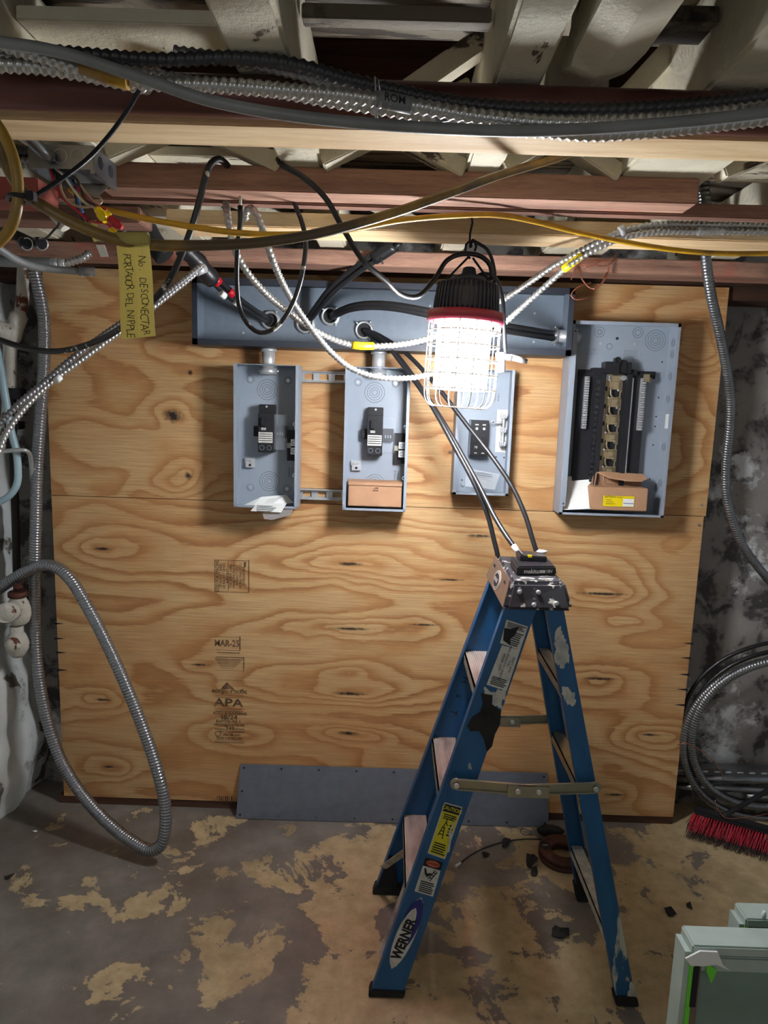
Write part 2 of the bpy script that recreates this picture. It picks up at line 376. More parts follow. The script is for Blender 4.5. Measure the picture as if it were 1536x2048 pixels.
class MB:
    def __init__(s): s.bm = bmesh.new(); s.mats = []
    def mi(s, m):
        if m not in s.mats: s.mats.append(m)
        return s.mats.index(m)
    def face(s, vs, m, smooth=False):
        try: f = s.bm.faces.new(vs)
        except ValueError: return None
        f.material_index = s.mi(m); f.smooth = smooth; return f
    def hexa(s, c8, m):
        v = [s.bm.verts.new(c) for c in c8]
        for q in ((0, 3, 2, 1), (4, 5, 6, 7), (0, 1, 5, 4), (1, 2, 6, 5), (2, 3, 7, 6), (3, 0, 4, 7)):
            s.face([v[i] for i in q], m)
        return s
    def box(s, x0, x1, y0, y1, z0, z1, m):
        x0, x1 = min(x0, x1), max(x0, x1); y0, y1 = min(y0, y1), max(y0, y1); z0, z1 = min(z0, z1), max(z0, z1)
        return s.hexa([(x0, y0, z0), (x1, y0, z0), (x1, y1, z0), (x0, y1, z0), (x0, y0, z1), (x1, y0, z1), (x1, y1, z1), (x0, y1, z1)], m)
    def beam(s, p0, p1, w, h, m, up=(0, 0, 1)):
        p0, p1 = V(p0), V(p1); d = (p1 - p0).normalized(); a = d.cross(V(up)).normalized(); b = a.cross(d)
        a *= w / 2; b *= h / 2
        return s.hexa([p0 - a - b, p0 + a - b, p1 + a - b, p1 - a - b, p0 - a + b, p0 + a + b, p1 + a + b, p1 - a + b], m)
    def loft(s, rings, m, smooth=True, caps=True):
        R = [[s.bm.verts.new(p) for p in r] for r in rings]; n = len(R[0])
        for a, b in zip(R, R[1:]):
            for i in range(n): s.face([a[i], a[(i + 1) % n], b[(i + 1) % n], b[i]], m, smooth)
        if caps: s.face(R[0][::-1], m); s.face(R[-1], m)
        return s
    def tube(s, pts, r, m, n=10, step=.012, pitch=None, depth=.12, taper=None, caps=True, flat=None, prof=(0, 1, 2, 3, 4)):
        if pitch: step = pitch / len(prof)
        P = spline(pts, step); rings = []
        T = [(P[min(i + 1, len(P) - 1)] - P[max(i - 1, 0)]).normalized() for i in range(len(P))]
        a = T[0].cross(V((.31, .57, .76))).normalized()
        for i, (p, t) in enumerate(zip(P, T)):
            a = (a - t * a.dot(t)).normalized(); b = t.cross(a)
            rr = r
            if taper: rr *= taper(i / (len(P) - 1))
            if pitch:   # spiral corrugation
                ph = 2 * PI * i / len(prof)
                rings.append([p + (a * math.cos(2 * PI * k / n) + b * math.sin(2 * PI * k / n)) * rr * (1 + depth * math.cos(ph + 2 * PI * k / n)) for k in range(n)])
            else: rings.append([p + (a * math.cos(2 * PI * k / n) + b * math.sin(2 * PI * k / n) * (flat or 1)) * rr for k in range(n)])
        return s.loft(rings, m, True, caps)
    def cyl(s, p0, p1, r, m, n=20, r1=None, smooth=True):
        p0, p1 = V(p0), V(p1); t = (p1 - p0).normalized(); a = t.cross(V((.31, .57, .76))).normalized(); b = t.cross(a)
        r1 = r if r1 is None else r1
        return s.loft([[p + (a * math.cos(2 * PI * k / n) + b * math.sin(2 * PI * k / n)) * q for k in range(n)] for p, q in ((p0, r), (p1, r1))], m, smooth)
    def lathe(s, prof, m, mat4=None, n=28, caps=True):
        mat4 = mat4 or Matrix.Identity(4)
        return s.loft([[mat4 @ V((q * math.cos(2 * PI * k / n), q * math.sin(2 * PI * k / n), z)) for k in range(n)] for q, z in prof], m, True, caps)
    def ring(s, c, nrm, r, tr, m, n=28, k=6):
        c = V(c); nrm = V(nrm).normalized(); a = nrm.cross(V((.31, .57, .76))).normalized(); b = nrm.cross(a); R = []
        for i in range(n):
            d = a * math.cos(2 * PI * i / n) + b * math.sin(2 * PI * i / n)
            R.append([s.bm.verts.new(c + d * r + (d * math.cos(2 * PI * j / k) + nrm * math.sin(2 * PI * j / k)) * tr) for j in range(k)])
        for i in range(n):
            for j in range(k): s.face([R[i][j], R[(i + 1) % n][j], R[(i + 1) % n][(j + 1) % k], R[i][(j + 1) % k]], m, True)
        return s
    def poly(s, pts, nrm, th, m):
        nrm = V(nrm).normalized() * th; a = [V(p) for p in pts]
        A = [s.bm.verts.new(p) for p in a]; B = [s.bm.verts.new(p + nrm) for p in a]
        s.face(A[::-1], m); s.face(B, m)
        for i in range(len(a)): s.face([A[i], A[(i + 1) % len(a)], B[(i + 1) % len(a)], B[i]], m)
        return s
    def blob(s, c, r, m, sc=(1, 1, 1), amp=.15, fr=12, sub=2):
        q = bmesh.ops.create_icosphere(s.bm, subdivisions=sub, radius=1); c = V(c)
        for v in q['verts']:
            d = v.co.copy(); k = 1 + amp * noise.noise(d * 1.7 + c * fr)
            v.co = c + V((d.x * sc[0], d.y * sc[1], d.z * sc[2])) * r * k
        for v in q['verts']:
            for f in v.link_faces: f.material_index = s.mi(m); f.smooth = True
        return s
    def text(s, st, o, u, v, size, m, bold=0.0, wx=1.0, lift=.0004):
        vs, fs = text_mesh(st, bold); o, u, v = V(o), V(u).normalized(), V(v).normalized(); n = u.cross(v).normalized()
        B = [s.bm.verts.new(o + u * (c.x * size * wx) + v * (c.y * size) + n * lift) for c in vs]
        for f in fs: s.face([B[i] for i in f], m)
        return s
    def build(s, name, parent=None, loc=None, bevel=0, **tags):
        bmesh.ops.remove_doubles(s.bm, verts=s.bm.verts, dist=1e-7)
        if bevel:
            bmesh.ops.bevel(s.bm, geom=[e for e in s.bm.edges if len(e.link_faces) == 2 and e.calc_face_angle(0) > .6], offset=bevel, segments=2, affect='EDGES', clamp_overlap=True)
        if not s.bm.verts: s.bm.free(); return None
        me = bpy.data.meshes.new(name)
        if loc is None:
            if parent is not None: loc = V(parent['_w'])
            else:
                xs = [v.co for v in s.bm.verts]
                loc = V(((min(p.x for p in xs) + max(p.x for p in xs)) / 2, (min(p.y for p in xs) + max(p.y for p in xs)) / 2, min(p.z for p in xs)))
        loc = V(loc)
        for v in s.bm.verts: v.co -= loc
        bmesh.ops.recalc_face_normals(s.bm, faces=s.bm.faces)
        s.bm.to_mesh(me); s.bm.free()
        for m in s.mats: me.materials.append(m)
        o = bpy.data.objects.new(name, me); COL.objects.link(o)
        o['_w'] = tuple(loc)
        if parent is not None:
            o.parent = parent; o.location = loc - V(parent['_w'])
        else: o.location = loc
        for k, v in tags.items(): o[k] = v
        return o

def build_loose(mb, name, parent, gap=.004):
    # every separate piece becomes a part of its own
    bm = mb.bm; bm.verts.ensure_lookup_table(); bm.verts.index_update(); par = list(range(len(bm.verts)))
    def find(a):
        while par[a] != a: par[a] = par[par[a]]; a = par[a]
        return a
    for e in bm.edges:
        a, b = find(e.verts[0].index), find(e.verts[1].index)
        if a != b: par[a] = b
    isl = {}
    for v in bm.verts: isl.setdefault(find(v.index), []).append(v)
    bb = [[set(v.index for v in L), [min(v.co[i] for v in L) for i in range(3)], [max(v.co[i] for v in L) for i in range(3)]] for L in isl.values()]
    ch = True
    while ch:
        ch = False; out = []
        for g_ in bb:
            for h_ in out:
                if all(g_[1][i] <= h_[2][i] + gap and h_[1][i] <= g_[2][i] + gap for i in range(3)):
                    h_[0] |= g_[0]; h_[1] = [min(g_[1][i], h_[1][i]) for i in range(3)]; h_[2] = [max(g_[2][i], h_[2][i]) for i in range(3)]; ch = True; break
            else: out.append(g_)
        bb = out
    res = []
    for ids, _, _ in bb:
        n = MB(); mp = {}
        for v in bm.verts:
            if v.index in ids: mp[v.index] = n.bm.verts.new(v.co)
        for f in bm.faces:
            if f.verts[0].index in ids: n.face([mp[v.index] for v in f.verts], mb.mats[f.material_index], f.smooth)
        res.append(n.build(name, parent))
    bm.free(); return res
def thing(name, loc, label, category, group=None):
    o = bpy.data.objects.new(name, None); COL.objects.link(o); o.location = loc; o['_w'] = tuple(loc)
    o.empty_display_size = .05; o['label'] = label; o['category'] = category
    if group: o['group'] = group
    return o
def dup(o, loc, parent=None, **tags):
    c = o.copy(); COL.objects.link(c)
    if parent is None: c.location = loc
    else: c.parent = parent
    for ch in o.children: dup(ch, None, c)
    for k, v in tags.items(): c[k] = v
    return c
def tag(o, label, category, group=None):
    o['label'] = label; o['category'] = category
    if group: o['group'] = group
    return o
def cable(name, pts, r, m, label, category, group=None, **k):
    return tag(MB().tube(path(pts), r, m, **k).build(name), label, category, group)
#BODY
# ================================================================== SETTING
b = MB().box(-1.0, 3.8, -4.2, .6, -.06, 0, m_floor).build('floor', loc=(0, 0, 0)); b['kind'] = 'structure'

def rough_wall(name, u0, u1, v0, v1, fn, m, du=.03, amp=.02, fr=2.5):
    mb = MB(); nu = int((u1 - u0) / du); nv = int((v1 - v0) / du); R = []
    for j in range(nv + 1):
        row = []
        for i in range(nu + 1):
            u = u0 + (u1 - u0) * i / nu; v = v0 + (v1 - v0) * j / nv
            d = amp * (noise.fractal(V((u * fr, v * fr, 4.2)), .8, 2.1, 4))
            row.append(mb.bm.verts.new(fn(u, v, d)))
        R.append(row)
    for j in range(nv):
        for i in range(nu): mb.face([R[j][i], R[j][i + 1], R[j + 1][i + 1], R[j + 1][i]], m, True)
    o = mb.build(name, loc=(0, 0, 0)); o['kind'] = 'structure'; return o
def lw(u, v, d):
    bulge = .05 * math.exp(-((v - .25) / .30) ** 2) - .03 * math.exp(-((v - 1.1) / .4) ** 2)
    return (-.20 + d + bulge, u, v)
rough_wall('wall_left', -4.2, .30, 0, 2.42, lw, m_wall_l, amp=.04, fr=4.5)
rough_wall('wall_back', -.3, 3.8, 0, 2.42, lambda u, v, d: (u, .16 - d, v), m_wall_b, amp=.03, fr=3)

mb = MB(); y = -4.2
while y < .25:
    if y < -1.28 or y > -1.02:
        mb.box(-.4, 3.8, y, y + .125, 2.285 + rnd.uniform(0, .006), 2.31, m_sub)
    y += .1315
mb.box(-.4, 3.8, -4.2, .3, 2.60, 2.64, m_sub).box(-.4, 3.8, -1.40, -1.36, 2.31, 2.60, m_darkwood).box(-.4, 3.8, -.94, -.90, 2.31, 2.60, m_darkwood)
o = mb.build('ceiling', loc=(0, 0, 2.285)); o['kind'] = 'structure'

# sill on top of the old wall behind the plywood
mb = MB().box(-.35, 3.8, .015, .16, 2.03, 2.12, m_darkwood)
tag(mb.build('wall_sill', bevel=.004), 'dark brown timber sill along the wall just above the plywood', 'beam')

joists = [
 (.50, .655, -4.2, .15, 'wide cream painted ceiling joist at the far left, chipped paint', m_cream),
 (1.01, 1.10, -4.2, .15, 'cream painted ceiling joist second from the left, over the looped black cable', m_cream),
 (1.405, 1.48, -4.2, .15, 'rough textured grey cream ceiling joist right above the work light', m_cream),
 (1.735, 1.93, -4.2, .15, 'wide cream ceiling joist at the right above the conduit strap', m_cream),
 (2.27, 2.36, -4.2, .15, 'cream ceiling joist furthest to the right past the conduit', m_cream),
 (.08, .17, -4.2, .15, 'ceiling joist in the left corner over the junction box', m_cream)]
for x0, x1, y0, y1, lab, m in joists:
    tag(MB().box(x0, x1, y0, y1, 2.122, 2.284, m).build('ceiling_joist', bevel=.006), lab, 'joist')
# joist with a broken end
mb = MB(); ring = []
for k, (yy, s) in enumerate([(-4.2, 1), (-1.50, 1), (-1.44, .97), (-1.405, .9), (-1.385, .7)]):
    r_ = []
    for (xx, zz) in [(1.51, 2.132), (1.56, 2.122), (1.61, 2.132), (1.61, 2.2), (1.61, 2.284), (1.56, 2.284), (1.51, 2.284), (1.51, 2.2)]:
        c = V((1.56, yy, 2.22)); p = V((xx, yy, zz)); q = c + (p - c) * s
        if k > 1: q += V((rnd.uniform(-.006, .006), rnd.uniform(-.03, .02), rnd.uniform(-.008, .012)))
        r_.append(q)
    ring.append(r_)
mb.loft(ring, m_cream, False)
tag(mb.build('ceiling_joist'), 'cream ceiling joist with a splintered broken end above the cables', 'joist')

tag(MB().box(1.50, 1.605, -1.34, -1.28, 2.14, 2.23, m_cream).build('wood_block', bevel=.004), 'short pale wood block behind the broken joist end', 'wood block')

# cross bridging between the joists
def brace(x0, z0, x1, z1, y, lab, m=m_cream2, w_=.036, h_=.05):
    mb = MB().beam((x0, y, z0), (x1, y, z1), w_, h_, m, (0, 1, 0))
    return tag(mb.build('bridging_brace', bevel=.003), lab, 'wood brace', 'cross bridging between the ceiling joists')
bays = [(.655, 1.01, 'left bay'), (1.10, 1.405, 'bay by the work light'), (1.48, 1.735, 'bay right of the work light'), (1.93, 2.27, 'far right bay')]
for x0, x1, nm in bays:
    brace(x0, 2.125, x1, 2.27, -1.03, 'pale brace rising to the right in the %s, middle row' % nm)
    brace(x0, 2.27, x1, 2.125, -.985, 'pale brace falling to the right in the %s, middle row' % nm)
brace(.655, 2.28, .93, 2.13, -1.22, 'pale brace falling to the right above the copper pipe, left')
brace(1.20, 2.13, 1.405, 2.27, -1.22, 'pale diagonal brace rising to the right above the copper pipe, middle')
brace(1.62, 2.13, 1.735, 2.26, -1.22, 'short pale brace rising to the right above the copper pipe, right')
for x0, x1, nm in bays:
    brace(x0, 2.26, x1, 2.13, -.36, 'pale diagonal brace in the %s, row nearest the plywood' % nm)
for (x0, x1, y0, y1, z, lab, m) in [(.66, 1.005, -1.40, -1.27, 2.20, 'cream board between the two left joists at the top edge', m_cream),
                     (1.105, 1.40, -1.40, -1.37, 2.215, 'weathered brown board between joists at the top middle', m_sub),
                     (1.615, 1.73, -1.45, -1.38, 2.20, 'weathered board between joists at the top right', m_sub),
                     (1.935, 2.265, -.80, -.66, 2.22, 'pale board between the right hand joists above the armored cables', m_cream2),
                     (.66, 1.005, -.80, -.62, 2.20, 'pale board between the left joists behind the brown strap', m_cream2),
                     (1.105, 1.40, -.55, -.36, 2.20, 'pale board between joists left of the work light', m_cream2)]:
    tag(MB().box(x0, x1, y0, y1, z, z + .022, m).build('ceiling_board', bevel=.002), lab, 'board')

# strapping boards nailed under the joists
def board(x0, x1, y0, y1, z0, z1, m, lab, cut=0.0):
    mb = MB()
    mb.hexa([(x0 - cut, y0, z0), (x1, y0, z0), (x1 + cut, y1, z0), (x0, y1, z0), (x0 - cut, y0, z1), (x1, y0, z1), (x1 + cut, y1, z1), (x0, y1, z1)], m)
    return tag(mb.build('strapping_board', bevel=.003), lab, 'board', None)
board(-.2, 3.4, -1.365, -1.268, 2.068, 2.122, m_pine, 'pale pine strapping board directly below the brown copper pipe')
board(.615, 1.905, -1.0, -.922, 2.07, 2.122, m_fir_red, 'reddish brown strapping board, shorter than the others, with cut ends', 0)
board(-.2, 3.4, -.90, -.865, 2.070, 2.100, m_fir, 'dark reddish board just behind the chalk marked strapping board')
board(.665, 3.4, -.69, -.56, 2.068, 2.107, m_pine, 'light brown wide strapping board behind the yellow cable')
board(-.2, .60, -.70, -.60, 2.068, 2.107, m_fir, 'brown strapping board at the left behind the wire nuts')
board(-.2, 3.4, -.235, -.12, 2.066, 2.112, m_fir_red, 'brown strapping board nearest to the plywood above the trough')
# ================================================================== PLYWOOD
def stamp(mb, s_, px, py, h, wx=1.0, up=False, bold=0.0, m=m_stamp):
    p = at(px, py, -.0006)
    if up: mb.text(s_, p, (0, 0, 1), (-1, 0, 0), h, m, bold, wx)
    else: mb.text(s_, p, (1, 0, 0), (0, 0, 1), h, m, bold, wx)
lo_ = MB().box(0, 2.44, 0, .018, .032, 1.2475, m_ply_lo).build('plywood_sheet', loc=(0, 0, .03))
tag(lo_, 'lower plywood sheet with swirling grain and printed ink stamps, standing on the floor', 'plywood sheet')
up_ = MB().box(0.0, 2.447, 0, .018, 1.2500, 2.071, m_ply_up).build('plywood_sheet', loc=(0, 0, 1.25))
tag(up_, 'upper plywood sheet that carries the grey electrical panels', 'plywood sheet')
tag(MB().box(-.02, 2.44, .002, .05, 0, .031, m_darkwood).build('base_strip'), 'dark wood strip under the lower plywood sheet at the floor', 'wood strip')
tag(MB().box(.02, .11, .02, .14, 0.0, 2.05, m_darkwood).build('wall_stud'), 'upright stud hidden behind the left edge of the plywood', 'stud')
tag(MB().box(2.33, 2.42, .02, .14, 0.0, 2.05, m_darkwood).build('wall_stud'), 'upright stud behind the right edge of the plywood', 'stud')
def bar(mb, px0, py0, px1, py1):
    a, c = at(px0, py0, 0), at(px1, py1, 0)
    mb.box(a.x, c.x, -.0012, 0.0005, a.z, c.z, m_stamp)
mb = MB()
for s_, px, py, h, wx in [('MAR-25', 454, 1287, .036, .80), ('eorgia-Pacific', 459, 1382, .026, 1.0), ('APA', 457, 1406, .046, 1.35), ('ATED SHEATHING', 460, 1427, .017, .95),
                      ('48/24', 457, 1435, .026, 1.2), ('EXPOSURE 1', 457, 1443, .016, 1.1), ('HICKNESS 0.703 IN.', 459, 1450, .015, .95), ('348', 460, 1457, .02, 1.2),
                      ('PS1-19 SHEATHING', 464, 1464, .012, .95), ('PRP-108 HUD', 464, 1470, .012, .95), ('23/32 CATEGORY', 459, 1477, .014, .95)]:
    stamp(mb, s_, px, py, h, wx, bold=.022)
bar(mb, 430, 1359, 485, 1361); bar(mb, 430, 1390, 486, 1392); bar(mb, 430, 1394, 486, 1395.5)
bar(mb, 430, 1417, 487, 1419); bar(mb, 430, 1421, 487, 1422.5); bar(mb, 430, 1480, 489, 1482); bar(mb, 430, 1484, 489, 1485.5)
bar(mb, 430, 1457, 450, 1458.5); bar(mb, 470, 1457, 489, 1458.5)
bar(mb, 432, 1273, 481, 1275); bar(mb, 432, 1299, 481, 1301); bar(mb, 479, 1273, 481, 1300); bar(mb, 434, 1304, 480, 1306.5)
bar(mb, 432, 1314, 488, 1315); bar(mb, 487, 1314, 488.5, 1342); bar(mb, 430, 1340, 488, 1342)
for k in range(7): bar(mb, 430 + k * 2, 1318 + k * 3, 486 - k * 3, 1318.8 + k * 3)
p = [at(441, 1378, -.0003), at(468, 1378, -.0003), at(454, 1364, -.0003)]
mb.poly(p, (0, -1, 0), .0008, m_stamp)
mb.text('GP', at(454.5, 1373.5, -.0013), (1, 0, 0), (0, 0, 1), .016, m_ply_edge, .01, 1.1)
mb.ring(at(436, 1467, -.0008), (0, 1, 0), .011, .0009, m_stamp)
mb.build('printed_stamp', lo_)
mb = MB()
for i, (s_, h) in enumerate([('SIZED FOR SPACING', .017), ('1/8 INCH AT ENDS', .014), ('1/8 INCH AT EDGES', .014), ('AND EDGES', .013), ('THICKNESS LABEL', .014),
                  ('PANEL SPACING IN', .013), ('PRODUCT STD', .013), ('SEE BUILDING CODE', .013), ('EXTERIOR SIDE', .013)]):
    stamp(mb, s_, 435 + i * 6.6, 1152, h, .82, up=True, bold=.02)
bar(mb, 429, 1120, 498, 1121.5); bar(mb, 429, 1183, 498, 1184.5); bar(mb, 429, 1120, 430.5, 1184); bar(mb, 497, 1120, 498.5, 1184); bar(mb, 456, 1122, 457.2, 1182); bar(mb, 488, 1124, 492, 1134)
mb.build('printed_stamp', lo_)
mb = MB()
for k, x in enumerate(range(434, 466, 4)): bar(mb, x, 1592, x + (2.5 if k % 3 else 1.2), 1603)
mb.build('printed_stamp', lo_)
# torn splinters at the edges and screws
mb = MB()
for px, py, s in [(113, 1247, 1), (115, 1277, 1), (118, 1305, 1), (121, 1340, 1), (1381, 1287, -1), (1376, 1316, -1), (1373, 1349, -1), (1369, 1379, -1), (1364, 1410, -1)]:
    p = at(px, py, -.0004)
    mb.poly([p + V((-s * .012, 0, .004)), p + V((s * .03, 0, .001)), p + V((s * .012, 0, -.002)), p + V((-s * .012, 0, -.005))], (0, -1, 0), .0006, m_ink)
build_loose(mb, 'edge_splinter', lo_)
mb = MB()
for px, py in [(1403, 1010), (1398, 1050)]:
    p = at(px, py, 0); mb.cyl(p + V((0, .004, 0)), p + V((0, -.003, 0)), .005, m_zinc, 10)
build_loose(mb, 'screw_head', lo_)

# ================================================================== WORK LIGHT
LT, LB = at(938, 548, -.70), at(916, 815, -.70)
ax = (LT - LB).normalized(); L_ = (LT - LB).length
ex = V((0, 1, 0)).cross(ax).normalized(); ey = ax.cross(ex)
T = Matrix(((ex.x, ey.x, ax.x, LB.x), (ex.y, ey.y, ax.y, LB.y), (ex.z, ey.z, ax.z, LB.z), (0, 0, 0, 1)))
lamp = thing('work_light', LB, 'caged temporary work light, switched on, hanging by its hook from the ceiling', 'work light')
zc = L_ * .640      # top of the cage
mb = MB(); R = .094
for k in range(14):
    a = 2 * PI * k / 14; ca, sa = math.cos(a), math.sin(a)
    pr = [(R, zc), (R * 1.01, zc * .6), (R * 1.0, .045), (R * .97, .022), (R * .86, .005), (R * .70, .0)]
    mb.tube([T @ V((q * ca, q * sa, z)) for q, z in pr], .0016, m_cage, n=6, step=.012)
for z, q in [(zc * f, 1.02) for f in (.22, .39, .56, .73, .89)] + [(.0, .70)]:
    mb.ring(T @ V((0, 0, z)), ax, R * q, .0017, m_cage, 40, 6)
mb.build('wire_cage', lamp)
mb = MB()
for k in range(6):
    a = 2 * PI * (k + .35) / 6; o_ = V((math.cos(a), math.sin(a), 0)); t_ = V((-o_.y, o_.x, 0)); h0, h1, hw, rr = .045, zc - .004, .0345, .062
    c = [o_ * rr + t_ * sx * hw + V((0, 0, z)) for z in (h0, h1) for sx in (-1, 1)]
    i_ = [q - o_ * .003 for q in c]
    mb.hexa([T @ q for q in (i_[0], c[0], c[1], i_[1], i_[2], c[2], c[3], i_[3])], m_led)
build_loose(mb, 'led_panel', lamp)
mb = MB()
for k in range(6):
    a = 2 * PI * (k + .35) / 6; o_ = V((math.cos(a), math.sin(a), 0)); t_ = V((-o_.y, o_.x, 0))
    for j in range(18):
        for sx in (-.018, 0, .018):
            c = o_ * .0625 + t_ * sx + V((0, 0, .05 + j * (zc - .06) / 18)); s_ = .0024
            q = [c + t_ * (a_ * s_) + V((0, 0, b_ * s_)) + o_ * d_ for d_ in (0, .0012) for a_, b_ in ((-1, -1), (1, -1), (1, 1), (-1, 1))]
            mb.hexa([T @ p_ for p_ in q], m_ledchip)
build_loose(mb, 'led_chips', lamp, .013)
mb = MB().lathe([(.088, zc - .002), (.1, zc), (.1, zc + .026), (.092, zc + .028), (.05, zc + .028)], m_lampred, T, 40)
mb.build('red_ring', lamp)
mb = MB(); z0 = zc + .028
mb.lathe([(.078, z0), (.080, z0 + .01), (.079, z0 + .050), (.072, z0 + .072), (.06, z0 + .076)], m_lamphead, T, 40)
for k in range(44):
    a = 2 * PI * k / 44; d = V((math.cos(a), math.sin(a), 0)); t_ = V((-d.y, d.x, 0)) * .0016
    q = []
    for z in (z0, z0 + .068):
        r1 = .087 if z == z0 else .080
        q += [d * .074 - t_ + V((0, 0, z)), d * r1 - t_ + V((0, 0, z)), d * r1 + t_ + V((0, 0, z)), d * .074 + t_ + V((0, 0, z))]
    mb.hexa([T @ p_ for p_ in q], m_lamphead)
mb.build('heat_sink', lamp)
mb = MB(); z1 = z0 + .074
mb.lathe([(.045, z1), (.045, z1 + .012), (.02, z1 + .02), (.016, z1 + .035), (.012, z1 + .038)], m_lamphead, T, 20)
for s_ in (-1, 1): mb.tube([T @ V((s_ * .062, 0, z1 - .002)), T @ V((s_ * .03, 0, z1 + .035)), T @ V((s_ * .006, 0, z1 + .062))], .003, m_black, 8)
mb.build('hanger_bracket', lamp)
hk = T @ V((0, 0, z1 + .06))
mb = MB().tube([hk, hk + V((-.012, 0, .012)), hk + V((-.012, 0, .035)), hk + V((.004, 0, .045)), hk + V((.014, 0, .03)), hk + V((.010, 0, .018))], .0032, m_black, 8)
mb.build('hook', lamp)
# hanging wire up to the strapping board
cable('hanger_wire', [hk + V((.002, 0, .04)), (941, 500, -.70), (940, 470, -.705), (945, 440, -.71), (938, 425, -.72), (936, 400, -.76)], .0028, m_black, 'thin twisted black wire the work light hangs from', 'wire')
cable('power_cord', [(556, 318, -1.02), (565, 330, -1.03), (600, 350, -1.04), (650, 395, -1.04), (685, 455, -1.02), (725, 520, -.98), (770, 560, -.92), (800, 588, -.86), (835, 593, -.82), (868, 560, -.78), (895, 520, -.74), (925, 508, -.72), (960, 512, -.71), (980, 530, -.70), (985, 560, -.70)],
      .0062, m_wire_k, 'black power cord sagging from the ceiling to the work light', 'cable')
cable('power_cord', [(943, 480, -.70), (975, 500, -.70), (988, 535, -.69), (990, 565, -.68)], .0045, m_wire_k, 'short black cord looping off the lamp hook', 'cable')
t = thing('plug_cord', at(1008, 700, -.66), 'black pigtail cord running down the right side of the work light to a metal connector', 'cable')
MB().tube(path([(950, 556, -.70), (965, 548, -.69), (990, 556, -.66), (1004, 590, -.62), (1008, 640, -.61), (1010, 690, -.61), (1012, 712, -.61)]), .0055, m_wire_k, 10).build('cord', t)
MB().cyl(at(1000, 705, -.61), at(1002, 745, -.61), .013, m_alu, 16).cyl(at(1000, 712, -.61), at(1024, 716, -.61), .009, m_alu, 14).build('connector', t)
MB().cyl(at(1020, 714, -.61), at(1050, 722, -.61), .008, m_alu, 14).cyl(at(1050, 722, -.61), at(1054, 723, -.61), .0065, m_black, 14).build('connector_tip', t)
# ================================================================== TROUGH
tx0, tx1, tz0, tz1, ty = .578, 1.866, 1.806, 2.028, -.150
tr = thing('wiring_trough', ((tx0 + tx1) / 2, 0, tz0), 'long grey open wiring trough across the top of the plywood, cables entering its back', 'wiring trough')
w_ = .002
mb = MB().box(tx0, tx1, -.0035, -.0005, tz0, tz1, m_trough)
mb.box(tx0, tx0 + w_, ty, -.001, tz0, tz1, m_trough).box(tx1 - w_, tx1, ty, -.001, tz0, tz1, m_trough)
mb.box(tx0, tx1, ty, -.001, tz0, tz0 + w_, m_slate).box(tx0, tx1, ty, -.001, tz1 - w_, tz1, m_slate)  # top and bottom plates coloured darker than the back and ends
mb.build('trough_body', tr)
mb = MB()
mb.box(tx0, tx1, ty - .002, ty, tz1 - .02, tz1, m_slate).box(tx0, tx1, ty - .002, ty, tz0, tz0 + .020, m_slate)
mb.box(tx0, tx0 + .018, ty - .002, ty, tz0, tz1, m_slate).box(tx1 - .018, tx1, ty - .002, ty, tz0, tz1, m_slate)
mb.build('front_flange', tr)
holes = [(540, 640), (610, 648), (660, 632), (728, 660)]
HP = [at(px, py, -.02) for px, py in holes]
for p in HP:
    mb = MB().ring(p + V((0, .004, 0)), (0, 1, 0), .028, .0045, m_steel, 32, 8).ring(p + V((0, .012, 0)), (0, 1, 0), .031, .004, m_steel, 32, 8)
    mb.cyl(p + V((0, .0165, 0)), p + V((0, .0155, 0)), .0275, m_blackrub, 28)
    for a in (2.4, 5.3, .9):
        d = V((math.cos(a), 0, math.sin(a))); mb.cyl(p + d * .03, p + d * .041, .0035, m_steel, 8)
    mb.build('knockout_bushing', tr)
p = at(1104, 672, -.06)
mb = MB().cyl((tx1 - .035, -.06, p.z), (tx1 + .05, -.06, p.z), .022, m_steel, 24).cyl((tx1 - .045, -.06, p.z), (tx1 - .03, -.06, p.z), .027, m_steel, 24).cyl((tx1 - .047, -.06, p.z), (tx1 - .044, -.06, p.z), .019, m_blackrub, 20).cyl((tx1 + .004, -.06, p.z), (tx1 + .016, -.06, p.z), .028, m_steel, 6)
for s_ in (-1, 1): mb.cyl((tx1 - .037, -.06, p.z + s_ * .025), (tx1 - .037, -.06, p.z + s_ * .034), .003, m_steel, 8)
mb.build('side_nipple', tr)
mb = MB()
for px, py in [(487, 666), (388, 619), (1069, 627), (1067, 684), (860, 612)]:
    q = at(px, py, -.006); mb.cyl(q, q + V((0, -.004, 0)), .0045, m_steel, 10)
build_loose(mb, 'screw', tr)

# ================================================================== PANEL ENCLOSURES
def knock(mb, c, n, radii, m=m_slate2):
    for r_ in radii: mb.ring(c, n, r_, .0007, m, 30, 4)
def enclosure(x0, x1, z0, z1, yb, yf, label):
    t = thing('panel_enclosure', ((x0 + x1) / 2, yb, z0), label, 'electrical panel')
    mb = MB().box(x0, x1, yb - .002, yb, z0, z1, m_boxgrey)
    mb.box(x0, x0 + w_, yf, yb, z0, z1, m_boxgrey).box(x1 - w_, x1, yf, yb, z0, z1, m_boxgrey)
    mb.box(x0, x1, yf, yb, z0, z0 + w_, m_boxgrey).box(x0, x1, yf, yb, z1 - w_, z1, m_boxgrey)
    mb.box(x0, x0 + .012, yf - .0015, yf, z0, z1, m_boxgrey).box(x1 - .010, x1, yf - .0015, yf, z0, z1, m_boxgrey)
    mb.box(x0, x1, yf - .0015, yf, z0, z0 + .008, m_boxgrey)
    mb.build('box_body', t)
    return t
